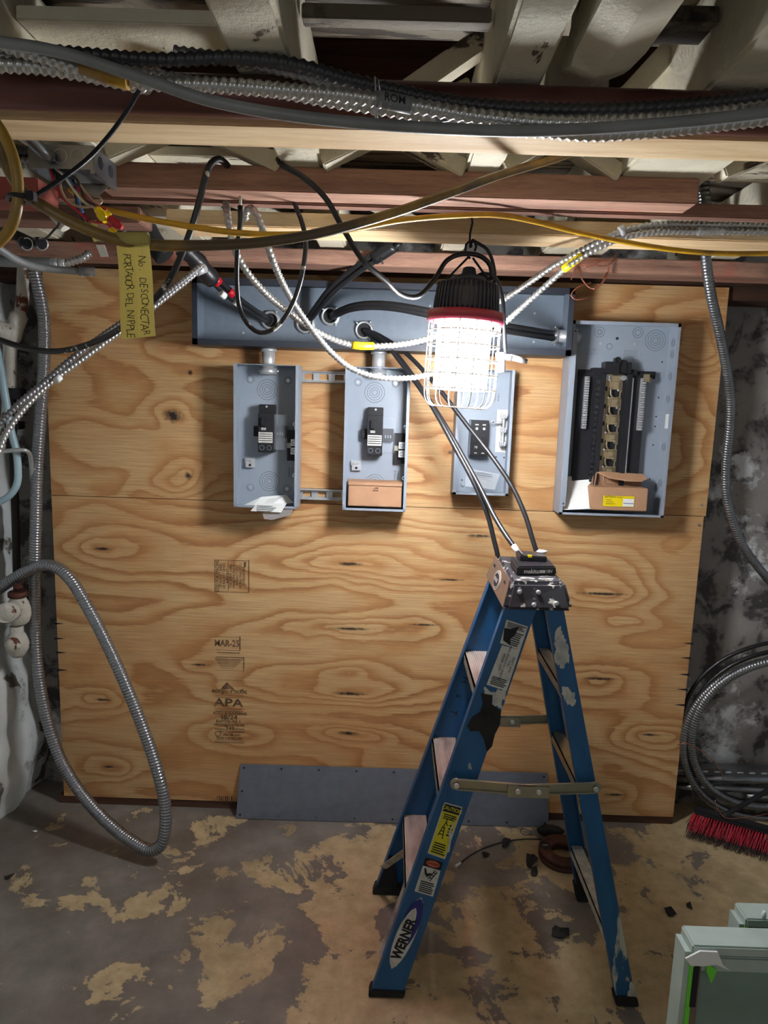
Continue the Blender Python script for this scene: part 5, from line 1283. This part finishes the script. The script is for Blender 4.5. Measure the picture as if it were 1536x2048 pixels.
mb.poly([S(q, .78, .28, .0016), S(q, .86, .32, .0016), S(q, .80, .46, .0016), S(q, .94, .52, .0016), S(q, 1.02, .72, .0016), S(q, 1.08, .84, .0016), S(q, .96, .86, .0016), S(q, .9, .66, .0016), S(q, .72, .52, .0016)], Nn, .002, m_splat)
mb.build('sticker', fn_, label='yellow caution sticker with black header')
q, o_, u, v = frame([(851, 1714), (886, 1724), (866, 1793), (829, 1782)]); mb = MB(); mb.poly(q, Nn, .0006, m_stkwhite)
block(mb, q, 0, 1, 0, .24, m_ink, .0009)
el = [S(q, .5 + .38 * math.cos(a * PI / 10), .12 + .09 * math.sin(a * PI / 10), .0012) for a in range(20)]; mb.poly(el, Nn, .0003, m_stkora)
mb.text('DANGER', S(q, .5, .12, .0017), u, v, .008, m_ink)
for a_ in ([(.48, .56), (.72, .28)], [(.60, .60), (.84, .31)], [(.53, .50), (.66, .53)], [(.60, .42), (.73, .45)], [(.67, .34), (.79, .38)]): stroke(mb, q, a_, .0012)
mb.poly([S(q, .12, .30, .0014), S(q, .2, .28, .0014), S(q, .34, .42, .0014), S(q, .56, .38, .0014), S(q, .58, .42, .0014), S(q, .38, .52, .0014), S(q, .22, .44, .0014)], Nn, .0003, m_ink)
lines(mb, q, .12, .92, .64, .97, 6, lift=.0012)
mb.build('sticker', fn_, label='white and black falling person warning sticker')
# maker badge: leaf shaped, blue crescent, black letters
p0, p1 = onr(783, 1937), onr(843, 1794); U = (p1 - p0).normalized(); Vv = U.cross(Nn).normalized()
if Vv.x > 0: Vv = -Vv
Lh = (p1 - p0).length / 2; cB = (p0 + p1) / 2
def leaf(w1, w2, l0=-1, l1=1, off=0, k=18):
    pts = []
    for i in range(k + 1):
        s_ = l0 + (l1 - l0) * i / k; f = max(0, 1 - ((s_ - (l0 + l1) / 2) / ((l1 - l0) / 2)) ** 2) ** .62
        pts.append((s_, w1 * f + off))
    for i in range(k + 1):
        s_ = l1 + (l0 - l1) * i / k; f = max(0, 1 - ((s_ - (l0 + l1) / 2) / ((l1 - l0) / 2)) ** 2) ** .62
        pts.append((s_, -w2 * f + off))
    return pts
def place(pts, lift): return [cB + U * (s_ * Lh) + Vv * d_ + Nn * lift for s_, d_ in pts]
mb = MB(); mb.poly(place(leaf(.025, .025), .0004), Nn, .0004, m_stkwhite)
mb.poly(place(leaf(.0235, .0235, -.5, .97), .0009), Nn, .0003, m_stkblue)
mb.poly(place(leaf(.0225, .0165, -.95, .70, .0030), .0012), Nn, .0003, m_stkwhite)
ud = U; vd = Vv
if ud.cross(vd).dot(Nn) < 0: pass
mb.text('WERNER', cB + U * (-.16 * Lh) + Vv * .0 + Nn * .0016, U, Vv, .0380, m_ink, .045, .80)
mb.build('maker_badge', fn_, label='leaf shaped white and blue maker badge')
# handwriting on the far rail
mb = MB(); Pf = V((1.4, Y0f + .0045 * -1, 0)); Nf = V((0, -ZT, (Y1f - Y0f))).normalized()
for ch, px, py in [('T', 907, 1424), ('a', 918, 1392), ('H', 930, 1360)]:
    p = hit(px, py, Pf, Nf); mb.text(ch, p + Nf * .002, (-.28, 0, -1), (1, 0, -.28), .030, m_ink)
mb.build('handwriting', ff_)

# battery on the cap
bt = thing('battery', (1.662, -.62, zt_), 'black power tool battery with a yellow button lying on the ladder top', 'battery')
a_, c_ = at(1008, 1150, -.70), at(1095, 1150, -.70)
bx0, bx1 = 1.622, 1.735
mb = MB().hexa([(bx0, -.715, zt_ + .001), (bx1, -.700, zt_ + .001), (bx1 + .002, -.60, zt_ + .001), (bx0, -.60, zt_ + .001), (bx0 + .002, -.712, zt_ + .026), (bx1 - .004, -.698, zt_ + .026), (bx1 - .004, -.60, zt_ + .030), (bx0 + .002, -.60, zt_ + .030)], m_black)
mb.build('case', bt, bevel=.004)
MB().box(bx0 + .018, bx1 - .020, -.655, -.585, zt_ + .028, zt_ + .044, m_black).box(bx0 + .022, bx0 + .028, -.65, -.59, zt_ + .044, zt_ + .048, m_alu).build('slide_rail', bt, bevel=.002)
MB().box(bx0 + .040, bx0 + .050, -.658, -.648, zt_ + .040, zt_ + .046, m_yel).build('button', bt, label='yellow release button')
mb = MB(); fu = V((bx1 - bx0, .014, 0)).normalized()
mb.text('makita', V((bx0 + .040, -.7125, zt_ + .013)), fu, (0, .1, 1), .016, m_stkwhite, .02).text('18V', V((bx0 + .090, -.7055, zt_ + .013)), fu, (0, .1, 1), .012, m_stkwhite, .01)
c0 = V((bx0 + .062, -.7105, zt_ + .009)); mb.hexa([c0, c0 + fu * .017, c0 + fu * .017 + V((0, 0, .008)), c0 + V((0, 0, .008))] + [x + V((0, -.0006, 0)) for x in (c0, c0 + fu * .017, c0 + fu * .017 + V((0, 0, .008)), c0 + V((0, 0, .008)))], m_stkwhite)
mb.build('maker_name', bt)
MB().blob((bx1 - .022, -.60, zt_ + .046), .010, m_white, (1.6, 1, .6), .4).build('paper_scrap', bt)

# ================================================================== JUNCTION BOX AND WIRES
t = thing('junction_box', at(140, 330, -1.12), 'open grey steel junction box in the upper left corner, wires spilling out', 'junction box')
a, c = at(78, 292, -1.16), at(208, 338, -1.16)
bz0, bz1 = at(120, 338, -1.16).z, at(120, 290, -1.16).z
xL, xR = a.x - .02, at(186, 310, -1.16).x
mb = MB().box(xL, xR, -1.162, -1.16, bz0, bz1, m_steel_d).box(xL, xR, -1.16, -1.05, bz1 - .002, bz1, m_steel_d).box(xR, xR + .002, -1.16, -1.05, bz0, bz1, m_steel_d).box(xL, xR, -1.052, -1.05, bz0 - .004, bz1, m_steel_d).box(xL - .002, xL, -1.16, -1.05, bz0, bz1, m_steel_d)
mb.box(xR - .004, xR + .002, -1.165, -1.05, bz0 - .008, bz0, m_steel_d)
mb.build('box_body', t)
mb = MB()
for px in (120, 155): mb.ring(at(px, 312, -1.1625), (0, 1, 0), .013, .0008, m_steel, 24, 4)
for yy, zz in ((-1.13, .5), (-1.08, .5)): mb.cyl((xR + .0015, yy, bz0 + (bz1 - bz0) * zz), (xR + .0026, yy, bz0 + (bz1 - bz0) * zz), .012, m_ink, 20)
mb.cyl(at(107, 319, -1.162), at(107, 319, -1.166), .003, m_steel, 8)
build_loose(mb, 'knockout', t)
q = [at(170, 330, -1.16), at(215, 368, -1.15), at(150, 366, -1.10), at(145, 340, -1.14)]
MB().poly(q, (0, -.5, .8), .002, m_steel_d).build('corner_bracket', t)
MB().poly([at(146, 366, -1.13), at(219, 372, -1.12), at(194, 396, -1.13), at(176, 390, -1.13)], (0, -1, 0), .002, m_steel_d).build('cover_flap', t)
cable('steel_conduit', [(0, 262, -1.24), (30, 258, -1.24), (55, 272, -1.22), (80, 297, -1.20), (98, 312, -1.17)], .0125, m_steel_d, 'bent steel conduit entering the junction box from the upper left', 'conduit', None, n=16)
cable('corrugated_conduit', [(10, 300, -1.15), (40, 303, -1.15), (70, 306, -1.15)], .0095, m_mc_k, 'black corrugated stub entering the left side of the junction box, upper', 'cable', 'stubs at the junction box', pitch=.011, depth=.14)
cable('corrugated_conduit', [(-20, 322, -1.15), (25, 324, -1.15), (72, 326, -1.15)], .0105, m_mc_d, 'silver corrugated stub entering the left side of the junction box, lower', 'cable', 'stubs at the junction box', pitch=.011, depth=.14)
GW = 'wires hanging from the junction box'
wires = [(m_wire_r, [(98, 334, -1.14), (104, 352, -1.16), (112, 372, -1.17), (122, 392, -1.18), (140, 410, -1.18), (158, 424, -1.18), (172, 438, -1.18), (182, 447, -1.18)], 'left hand red wire curving down from the junction box'),
         (m_wire_t, [(126, 352, -1.15), (121, 368, -1.17), (124, 384, -1.18), (136, 402, -1.19), (156, 413, -1.19), (176, 414, -1.19), (188, 411, -1.19), (195, 418, -1.19)], 'pale tan wire making a wide bow below the junction box'),
         (m_wire_w, [(110, 336, -1.14), (128, 352, -1.16), (142, 372, -1.17), (152, 386, -1.18), (164, 400, -1.18), (180, 410, -1.18), (192, 417, -1.18)], 'cream wire crossing the middle of the dangling wires'),
         (m_wire_k, [(112, 336, -1.13), (132, 346, -1.15), (152, 358, -1.16), (160, 372, -1.17), (166, 392, -1.18), (176, 404, -1.19), (194, 414, -1.19), (203, 426, -1.19)], 'black wire from the junction box to the yellow wire nut'),
         (m_wire_k, [(146, 360, -1.14), (150, 388, -1.16), (154, 410, -1.17), (161, 430, -1.17), (170, 452, -1.17)], 'black wire hanging straight down to the pale wire nut'),
         (m_wire_b, [(134, 352, -1.14), (146, 370, -1.15), (155, 395, -1.15), (161, 415, -1.15), (166, 425, -1.15)], 'short blue wire among the dangling wires'),
         (m_wire_r, [(140, 362, -1.13), (156, 378, -1.15), (168, 390, -1.16), (180, 398, -1.17), (190, 410, -1.18), (200, 412, -1.18), (214, 420, -1.18)], 'right hand red wire reaching toward the wire nuts'),
         (m_wire_t, [(150, 352, -1.14), (162, 372, -1.17), (176, 390, -1.18), (190, 404, -1.19), (200, 408, -1.19), (203, 400, -1.18), (198, 394, -1.17)], 'tan wire hooking back near the steel flap'),
         (m_wire_k, [(108, 345, -1.12), (107, 368, -1.12), (104, 400, -1.11), (106, 424, -1.10), (118, 445, -1.08), (106, 462, -1.06), (92, 476, -1.04), (72, 482, -1.02)], 'black wire bowing left down to the clamp'),
         (m_wire_r, [(168, 430, -1.17), (180, 441, -1.18), (196, 445, -1.20), (210, 446, -1.20), (220, 452, -1.20), (223, 462, -1.20)], 'short red wire bending into the lowest yellow wire nut')]
for m_, pts, lab in wires: cable('dangling_wire', pts, .0024, m_, lab, 'wire', GW, n=7, step=.006)
def nut(pA, pB, m, lab):
    A_, B_ = at(*pA), at(*pB); d = (B_ - A_); L = d.length; z = d.normalized(); x_ = z.cross(V((0, 1, 0))).normalized(); y_ = z.cross(x_)
    Mx = Matrix(((x_.x, y_.x, z.x, A_.x), (x_.y, y_.y, z.y, A_.y), (x_.z, y_.z, z.z, A_.z), (0, 0, 0, 1)))
    mb = MB().lathe([(.0072, 0), (.0078, L * .15), (.0066, L * .4), (.0058, L * .8), (.0045, L)], m, Mx, 14)
    for s_ in (-1, 1): mb.hexa([Mx @ V(p) for p in [(s_ * .006, -.0012, L * .35), (s_ * .009, -.0012, L * .3), (s_ * .009, .0012, L * .3), (s_ * .006, .0012, L * .35), (s_ * .005, -.0012, L * .8), (s_ * .0075, -.0012, L * .75), (s_ * .0075, .0012, L * .75), (s_ * .005, .0012, L * .8)]], m)
    return tag(mb.build('wire_nut'), lab, 'wire nut', 'wire nuts')
nut((195, 418, -1.20), (210, 443, -1.21), m_yel, 'upper bright yellow wire nut')
nut((208, 427, -1.19), (222, 437, -1.19), m_yel, 'yellow wire nut half hidden behind the red one')
nut((219, 437, -1.21), (244, 456, -1.21), m_red, 'red wire nut pointing right')
nut((220, 460, -1.20), (233, 474, -1.20), m_yel, 'lowest yellow wire nut pointing down right')
nut((172, 456, -1.17), (166, 466, -1.17), m_tape, 'pale yellow wire nut above the yellow cable')
mb = MB().poly([at(172, 449, -1.19), at(191, 440, -1.19), at(206, 480, -1.18), at(188, 484, -1.18)], (0, -1, 0), .0006, m_tape)
mb.text('Light', at(184, 453, -1.192), (1, 0, -1.9), (1.9, 0, 1), .016, m_ink); mb.text('6ea', at(194, 470, -1.192), (1, 0, -1.9), (1.9, 0, 1), .014, m_ink)
tag(mb.build('wire_label'), 'small beige tape label with handwriting among the wires', 'tape')
mb = MB().poly([at(192, 490, -1.17), at(209, 490, -1.17), at(217, 513, -1.17), at(202, 514, -1.17)], (0, -1, 0), .001, m_white); tag(mb.build('tape_end'), 'white tape end hanging below the yellow cable at the left', 'tape')
cable('insulator_tube', [(108, 428, -1.06), (120, 440, -1.06), (132, 456, -1.06)], .012, m_porc, 'white porcelain tube under the junction box', 'insulator', None, n=14)
a = at(-10, 352, -1.28); c = at(76, 398, -1.28)
mb = MB().box(a.x - .05, c.x, -1.28, -1.20, c.z - .002, a.z, m_redblock); tag(mb.build('wood_block', bevel=.002), 'red stained wood block at the left edge under the junction box', 'wood block')
# pipe clamps and grey conduits, left
for px, lab in ((50, 'left'), (80, 'right')):
    mb = MB().cyl(at(px - 4, 486, -.98), at(px + 4, 488, -1.02), .013, m_black, 18).ring(at(px + 4, 488, -1.024), (0, 1, 0), .0125, .0015, m_alu, 20, 5)
    tag(mb.build('pipe_clamp'), '%s one of two dark ringed pipe ends by the left board' % lab, 'clamp', 'ringed pipe ends at the left')
cable('plastic_conduit', [(-40, 470, -.80), (0, 498, -.76), (30, 518, -.72), (70, 533, -.66), (110, 539, -.60), (170, 543, -.56)], .0098, m_greyplas, 'smooth grey plastic conduit curving down to a coupling at the left', 'conduit', None, n=14)
mb = MB().cyl(at(158, 542, -.57), at(190, 544, -.555), .0125, m_greyplas, 16)
for px in (164, 182): mb.cyl(at(px, 550, -.57), at(px, 553, -.57), .003, m_steel, 8)
tag(mb.build('coupling'), 'grey coupling with two screws at the end of the plastic conduit', 'coupling')
cable('steel_conduit', [(-60, 520, -.36), (0, 522, -.36), (60, 525, -.36), (110, 527, -.36)], .017, m_greyplas, 'straight grey conduit above the plywood corner at the left', 'conduit', None, n=16)
t = thing('conduit_connector', at(130, 528, -.36), 'silver ribbed connector with short corrugated cable at the left conduit end', 'connector')
mb = MB().cyl(at(108, 527, -.36), at(118, 527, -.36), .017, m_alu, 18).cyl(at(120, 527, -.36), at(132, 527, -.36), .0155, m_alu, 18); mb.build('connector_body', t)
MB().tube(path([(132, 527, -.36), (148, 522, -.36), (166, 516, -.36), (180, 505, -.36)]), .0115, m_mc, 10, pitch=.012, depth=.14).build('armor', t)

# ================================================================== LEFT WALL PIPEWORK
cable('wall_pipe', [(48, 520, -.02), (46, 560, -.02), (45, 600, -.02), (38, 632, -.02), (28, 660, -.02), (22, 700, -.02), (22, 780, -.02)], .021, m_whiterust, 'flaking white painted pipe on the wall at the upper left', 'pipe', None, n=16, taper=lambda f: 1 + (.45 if .42 < f < .62 else 0))
cable('wall_pipe', [(-60, 640, -.10), (-20, 650, -.09), (22, 668, -.06)], .03, m_whiterust, 'flaking white branch pipe entering from the left edge', 'pipe', None, n=16)
cable('wall_pipe', [(24, 740, .0), (26, 900, .0), (30, 1000, .0), (34, 1160, .0)], .014, m_blackpipe, 'dark vertical pipe behind the pale blue pipe', 'pipe', None, n=14)
mb = MB().box(at(18, 778, -.03).x, at(45, 778, -.03).x, -.05, -.0, at(20, 798, -.03).z, at(20, 776, -.03).z, m_black); tag(mb.build('pipe_clamp', bevel=.003), 'upper black clamp on the dark wall pipe', 'clamp')
mb = MB().box(at(22, 845, -.03).x, at(42, 845, -.03).x, -.05, -.0, at(20, 858, -.03).z, at(20, 842, -.03).z, m_black); tag(mb.build('pipe_clamp', bevel=.003), 'lower black clamp on the dark wall pipe', 'clamp')
cable('pale_pipe', [(-30, 640, -.12), (-12, 680, -.12), (2, 740, -.12), (12, 800, -.12), (22, 860, -.12), (32, 900, -.12), (36, 935, -.12), (34, 968, -.12), (18, 992, -.12), (-20, 1012, -.12)], .0125, m_lblue, 'pale blue grey pipe bending at the left edge', 'pipe', None, n=14)
cable('bent_conduit', [(-40, 902, -.16), (0, 903, -.16), (40, 900, -.16), (52, 901, -.15), (59, 908, -.13), (62, 925, -.10), (64, 960, -.06)], .0075, m_steel, 'thin bent steel conduit crossing the pale blue pipe', 'conduit', None, n=12)
# valve
C0 = at(36, 1240, -.12)
t = thing('shutoff_valve', at(34, 1310, -.12), 'rusty old valve thick with flaking white paint on the left wall', 'valve')
def vp(px, py, Y=-.12): return at(px, py, Y)
mb = MB()
mb.lathe([(.030, 0), (.034, .004), (.034, .018), (.030, .022)], m_rust, Matrix.Translation(vp(36, 1194)), 24)
mb.build('collar', t)
MB().lathe([(.018, 0), (.018, .012), (.0175, .013), (.013, .014), (.013, .022)], m_rust, Matrix.Translation(vp(36, 1178)), 6).build('bonnet_nut', t)
mb = MB()
mb.lathe([(.024, -.008), (.034, 0), (.043, .025), (.042, .05), (.036, .075), (.028, .088), (.027, .096)], m_whiterust, Matrix.Translation(vp(38, 1244)), 28)
mb.lathe([(.018, 0), (.029, .012), (.040, .035), (.042, .055), (.030, .085), (.024, .092), (.024, .118)], m_whiterust, Matrix.Translation(vp(36, 1313)), 28)
mb.build('valve_body', t)
MB().cyl(vp(28, 1222, -.12), vp(10, 1226, -.26), .034, m_whiterust, 26).blob(vp(10, 1226, -.26), .034, m_whiterust, (1, .35, 1), .1).build('valve_port', t)
MB().blob(vp(26, 1290, -.15), .030, m_whiterust, (1, .8, 1), .12).build('plug', t)
MB().cyl(vp(10, 1228, -.14), vp(-60, 1236, -.14), .030, m_whiterust, 24).build('pipe_stub', t)

# ================================================================== FLOOR THINGS
def conduit_h(px0, py0, px1, py1, Y, r, m, lab):
    return tag(MB().cyl(at(px0, py0, Y), at(px1, py1, Y), r, m, 18).build('steel_conduit'), lab, 'conduit', 'conduits stored along the foot of the wall')
conduit_h(1340, 1556, 1640, 1562, .075, .018, m_steel_d, 'thick steel conduit lying along the wall behind the coils')
conduit_h(1330, 1572, 1640, 1586, .060, .012, m_steel_d, 'thin steel conduit in front of the thick one along the wall')
p, q = at(1345, 1536, .09), at(1640, 1546, .09)
mb = MB().box(p.x, q.x, .075, .115, p.z - .02, p.z + .012, m_steel_d)
for k in range(12):
    c_ = V((p.x + .03 + k * .048, .0745, p.z - .003)); mb.blob(c_, .011, m_steel, (1.3, .2, .45), 0)
tag(mb.build('strut_channel'), 'slotted strut channel resting on top of the stored conduits', 'strut channel')
p = at(1495, 1592, -.02); mb = MB().cyl(p, at(1640, 1600, -.02), .007, m_steel, 12); tag(mb.build('steel_rod'), 'thin shiny rod behind the broom handle', 'rod')

# rusty grooved disc
c_ = atz(1125, 1716, .0); c_.z = 0
t = thing('rusty_disc', c_, 'rusty round grooved disc with a hole, lying on the floor behind the ladder', 'metal disc')
cz = .018
mb = MB(); Rr = .088
prof = [(Rr * .52, .004), (Rr * .98, .0), (Rr, .006), (Rr, .014), (Rr * .93, .016), (Rr * .93, .022), (Rr, .024), (Rr, .034), (Rr * .97, .038), (Rr * .52, .038), (Rr * .52, .004)]
Tm = Matrix.Translation(c_) @ Matrix.Rotation(.04, 4, 'X')
mb.lathe(prof, m_rust, Tm, 48, caps=False)
mb.build('disc_body', t)
mb = MB()
for a in (.6, 2.2, 3.9, 5.4): mb.cyl(Tm @ V((Rr * .76 * math.cos(a), Rr * .76 * math.sin(a), .0375)), Tm @ V((Rr * .76 * math.cos(a), Rr * .76 * math.sin(a), .0388)), .006, m_ink, 12)
build_loose(mb, 'bolt_hole', t)
mb = MB(); a = 2.9; cs = V((Rr * .74 * math.cos(a), Rr * .74 * math.sin(a), .0385))
mb.poly([Tm @ (cs + V((.018 * math.cos(k * PI / 8), .026 * math.sin(k * PI / 8), 0))) for k in range(16)], (0, 0, 1), .0008, m_ink)
mb.text('1340', Tm @ (cs + V((0, 0, .0006))), (1, .2, 0), (-.2, 1, 0), .014, m_stkwhite, 0, .8)
mb.build('round_sticker', t, label='round black sticker with white digits')
mb = MB(); q0 = atz(1105, 1672, .0)
mb.blob(q0 + V((-.01, .0, .022)), .035, m_blackrub, (1.6, .5, .65), .15); tag(mb.build('rubber_block'), 'black rubber lump leaning behind the rusty disc', 'rubber piece')
# floor wire
w4 = [atz(px, py, .004) for px, py in [(921, 1726), (930, 1718), (955, 1702), (985, 1690), (1015, 1682), (1050, 1678), (1085, 1678)]]
t = thing('floor_wire', w4[0], 'thin black wire lying on the floor with a white tip', 'wire')
MB().tube(w4, .0022, m_wire_k, 8).build('wire', t); MB().cyl(w4[0], atz(912, 1732, .005), .005, m_white, 10).build('tip', t, label='white tip')
cable('wire_ring', [atz(px, py, .003) for px, py in [(1062, 1663), (1045, 1656), (1041, 1664), (1050, 1669), (1064, 1668)]], .0018, m_steel_d, 'small curl of wire on the floor at the end of the cover plate', 'wire', None, n=6)
# tape scraps
scraps = [([(1053, 1708), (1060, 1713), (1068, 1710), (1076, 1722), (1068, 1728), (1062, 1738), (1054, 1734), (1052, 1722)], 'black tape scrap with torn tips beside the rusty disc'),
          ([(1062, 1740), (1072, 1737), (1076, 1745), (1072, 1754), (1062, 1752)], 'small black tape scrap just below the torn one by the disc'),
          ([(963, 1710), (970, 1704), (980, 1708), (976, 1713), (968, 1716)], 'black tape scrap lying by the floor wire, left one'),
          ([(1004, 1684), (1010, 1680), (1021, 1682), (1018, 1690), (1012, 1697), (1004, 1696)], 'black tape scrap under the floor wire, right one'),
          ([(1104, 1858), (1110, 1856), (1120, 1860), (1138, 1856), (1138, 1876), (1120, 1878), (1103, 1873)], 'crumpled black tape scrap between the ladder feet'),
          ([(1328, 1818), (1342, 1814), (1353, 1827), (1346, 1834), (1336, 1834), (1330, 1826)], 'black tape scrap on the floor right of the ladder, larger one'),
          ([(1372, 1808), (1380, 1809), (1385, 1820), (1373, 1815)], 'tiny black tape scrap right of the ladder, smaller one'),
          ([(1190, 1790), (1199, 1782), (1204, 1794), (1196, 1798)], 'black tape scrap half behind the near rear ladder leg'),
          ([(8, 1756), (26, 1750), (30, 1753), (14, 1760)], 'black tape scrap in the lower left on bare concrete')]
for pts, lab in scraps:
    q = [atz(px, py, .002) for px, py in pts]; c_ = sum(q, V()) / len(q); mb = MB()
    top = [p_ + V((0, 0, rnd.uniform(.001, .012))) for p_ in q]
    cb = mb.bm.verts.new(c_ + V((0, 0, .006))); cb2 = mb.bm.verts.new(c_ + V((0, 0, .003)))
    A_ = [mb.bm.verts.new(p_) for p_ in top]; B_ = [mb.bm.verts.new(p_ - V((0, 0, .0015))) for p_ in top]
    n = len(q)
    for i in range(n):
        mb.face([cb, A_[i], A_[(i + 1) % n]], m_blackrub); mb.face([cb2, B_[(i + 1) % n], B_[i]], m_blackrub); mb.face([A_[i], B_[i], B_[(i + 1) % n], A_[(i + 1) % n]], m_blackrub)
    tag(mb.build('tape_scrap'), lab, 'tape scrap', 'black tape scraps on the floor')
p = atz(70, 1664, 0); tag(MB().blob(p + V((0, 0, .003)), .006, m_white, (1.4, .8, .5), .2).build('plaster_chip'), 'small white plaster chip on the floor inside the conduit loop', 'chip')

# broom
h0, h1 = V((2.50, -.045, .095)), V((3.05, -.34, .095)); dr = (h1 - h0).normalized(); sd = V((dr.y, -dr.x, 0)); sd = -sd if sd.y > 0 else sd
t = thing('push_broom', (2.7, -.15, 0), 'push broom with bright red bristles and black head on the floor at the right', 'broom')
lean = V((sd.x * .32, sd.y * .32, -1)).normalized()
MB().beam(h0, h1, .045, .018, m_black, (0, 0, 1)).build('broom_head', t, bevel=.005)
mb = MB(); mk = MB(); n = 62
for i in range(n):
    for r_ in (-1.5, -.5, .5, 1.5):
        b0 = h0.lerp(h1, (i + .5) / n) + sd * (r_ * .011) - V((0, 0, .008))
        for j in range(4):
            fl_ = sd * (r_ * .012 + rnd.uniform(-.006, .006) + .012) + dr * (rnd.uniform(-.007, .007) - .016 * (1 - i / n)); tip = b0 + fl_ - V((0, 0, .058 + rnd.uniform(-.003, .003)))
            d = (tip - b0)
            mb.cyl(b0 + dr * rnd.uniform(-.002, .002), tip, .0016, m_bristle, 4, .0012, False)
            mk.cyl(tip, tip + d * .42 + V((rnd.uniform(-.002, .002), rnd.uniform(-.002, .002), 0)), .0013, m_bristle_k, 4, .0008, False)
o_ = mb.build('bristles', t, label='red upper bristles'); o_['kind'] = 'stuff'
o_ = mk.build('bristle_tips', t, label='dark frayed bristle tips'); o_['kind'] = 'stuff'
hb = h0.lerp(h1, .16); he = hb + V((.30, .055, .19))
he2 = at(1550, 1572, -.02)
MB().tube([hb + V((0, 0, .005)), hb.lerp(he2, .5), he2], .0095, m_black, 14).build('handle', t)
MB().cyl(hb + V((0, 0, .002)), hb.lerp(he2, .12), .014, m_black, 14, .011).build('socket', t)

# green grey cases in the lower right foreground
def case(name, x0, x1, y0, y1, z0, z1, lab, tape):
    t = thing(name, ((x0 + x1) / 2, (y0 + y1) / 2, z0), lab, 'case')
    MB().box(x0 + .02, x1, y0 + .006, y1, z0, z1 - .03, m_caseg).build('case_body', t, bevel=.003)
    MB().box(x0 - .004, x1 + .003, y0 - .010, y1 + .002, z1 - .022, z1, m_casetop).box(x0 + .016, x1, y0, y0 + .01, z1 - .065, z1 - .032, m_casetop).build('lid', t, bevel=.003)
    MB().box(x0, x0 + .022, y0 - .003, y0 + .03, z0, z1 - .03, m_casebrown).build('corner_channel', t, bevel=.003)
    MB().box(x0 - .003, x0 + .006, y0 - .005, y0 + .004, z0, z1 - .02, m_caselime).box(x0 - .014, x0 - .003, y0 - .002, y1, z0, z1 - .02, m_casetop).build('edge_tape', t, label='bright green edge tape')
    return t
c_ = at(1386, 1884, -1.35); zc_ = c_.z; xc_ = c_.x
t = case('storage_case', xc_, xc_ + .55, -1.35, -1.305, 0, zc_, 'pale green grey panelled case in the lower right foreground with torn white tape', True)
MB().poly([(xc_ + .028, -1.3535, zc_ - .04), (xc_ + .050, -1.3535, zc_ - .055), (xc_ + .042, -1.3535, zc_ - .085), (xc_ + .030, -1.3535, zc_ - .060)], (0, -1, 0), .003, m_caselime).build('tape_scrap', t, label='lime green tape scrap')
MB().poly([(xc_ - .020, -1.365, zc_ - .022), (xc_ + .005, -1.368, zc_ - .002), (xc_ + .04, -1.366, zc_ - .004), (xc_ + .052, -1.368, zc_ - .030), (xc_ + .066, -1.370, zc_ - .040), (xc_ + .040, -1.368, zc_ - .030), (xc_ + .015, -1.366, zc_ - .036), (xc_ - .010, -1.368, zc_ - .034)], (0, -1, .1), .004, m_white).build('torn_tape', t, label='torn white tape over the corner')
MB().box(xc_ + .004, xc_ + .016, -1.356, -1.35, zc_ - .14, zc_ - .05, m_ink).build('slot', t)
c2 = at(1492, 1832, -1.12)
t = case('storage_case', c2.x, c2.x + .4, -1.12, -1.075, 0, c2.z, 'second pale green grey case standing behind the front one at the right edge', False)
MB().blob((c2.x + .035, -1.13, c2.z + .012), .007, m_white, (.8, .8, 1.6), .2).build('paint_drip', t)

for o in SC.objects:
    if '_w' in o: del o['_w']
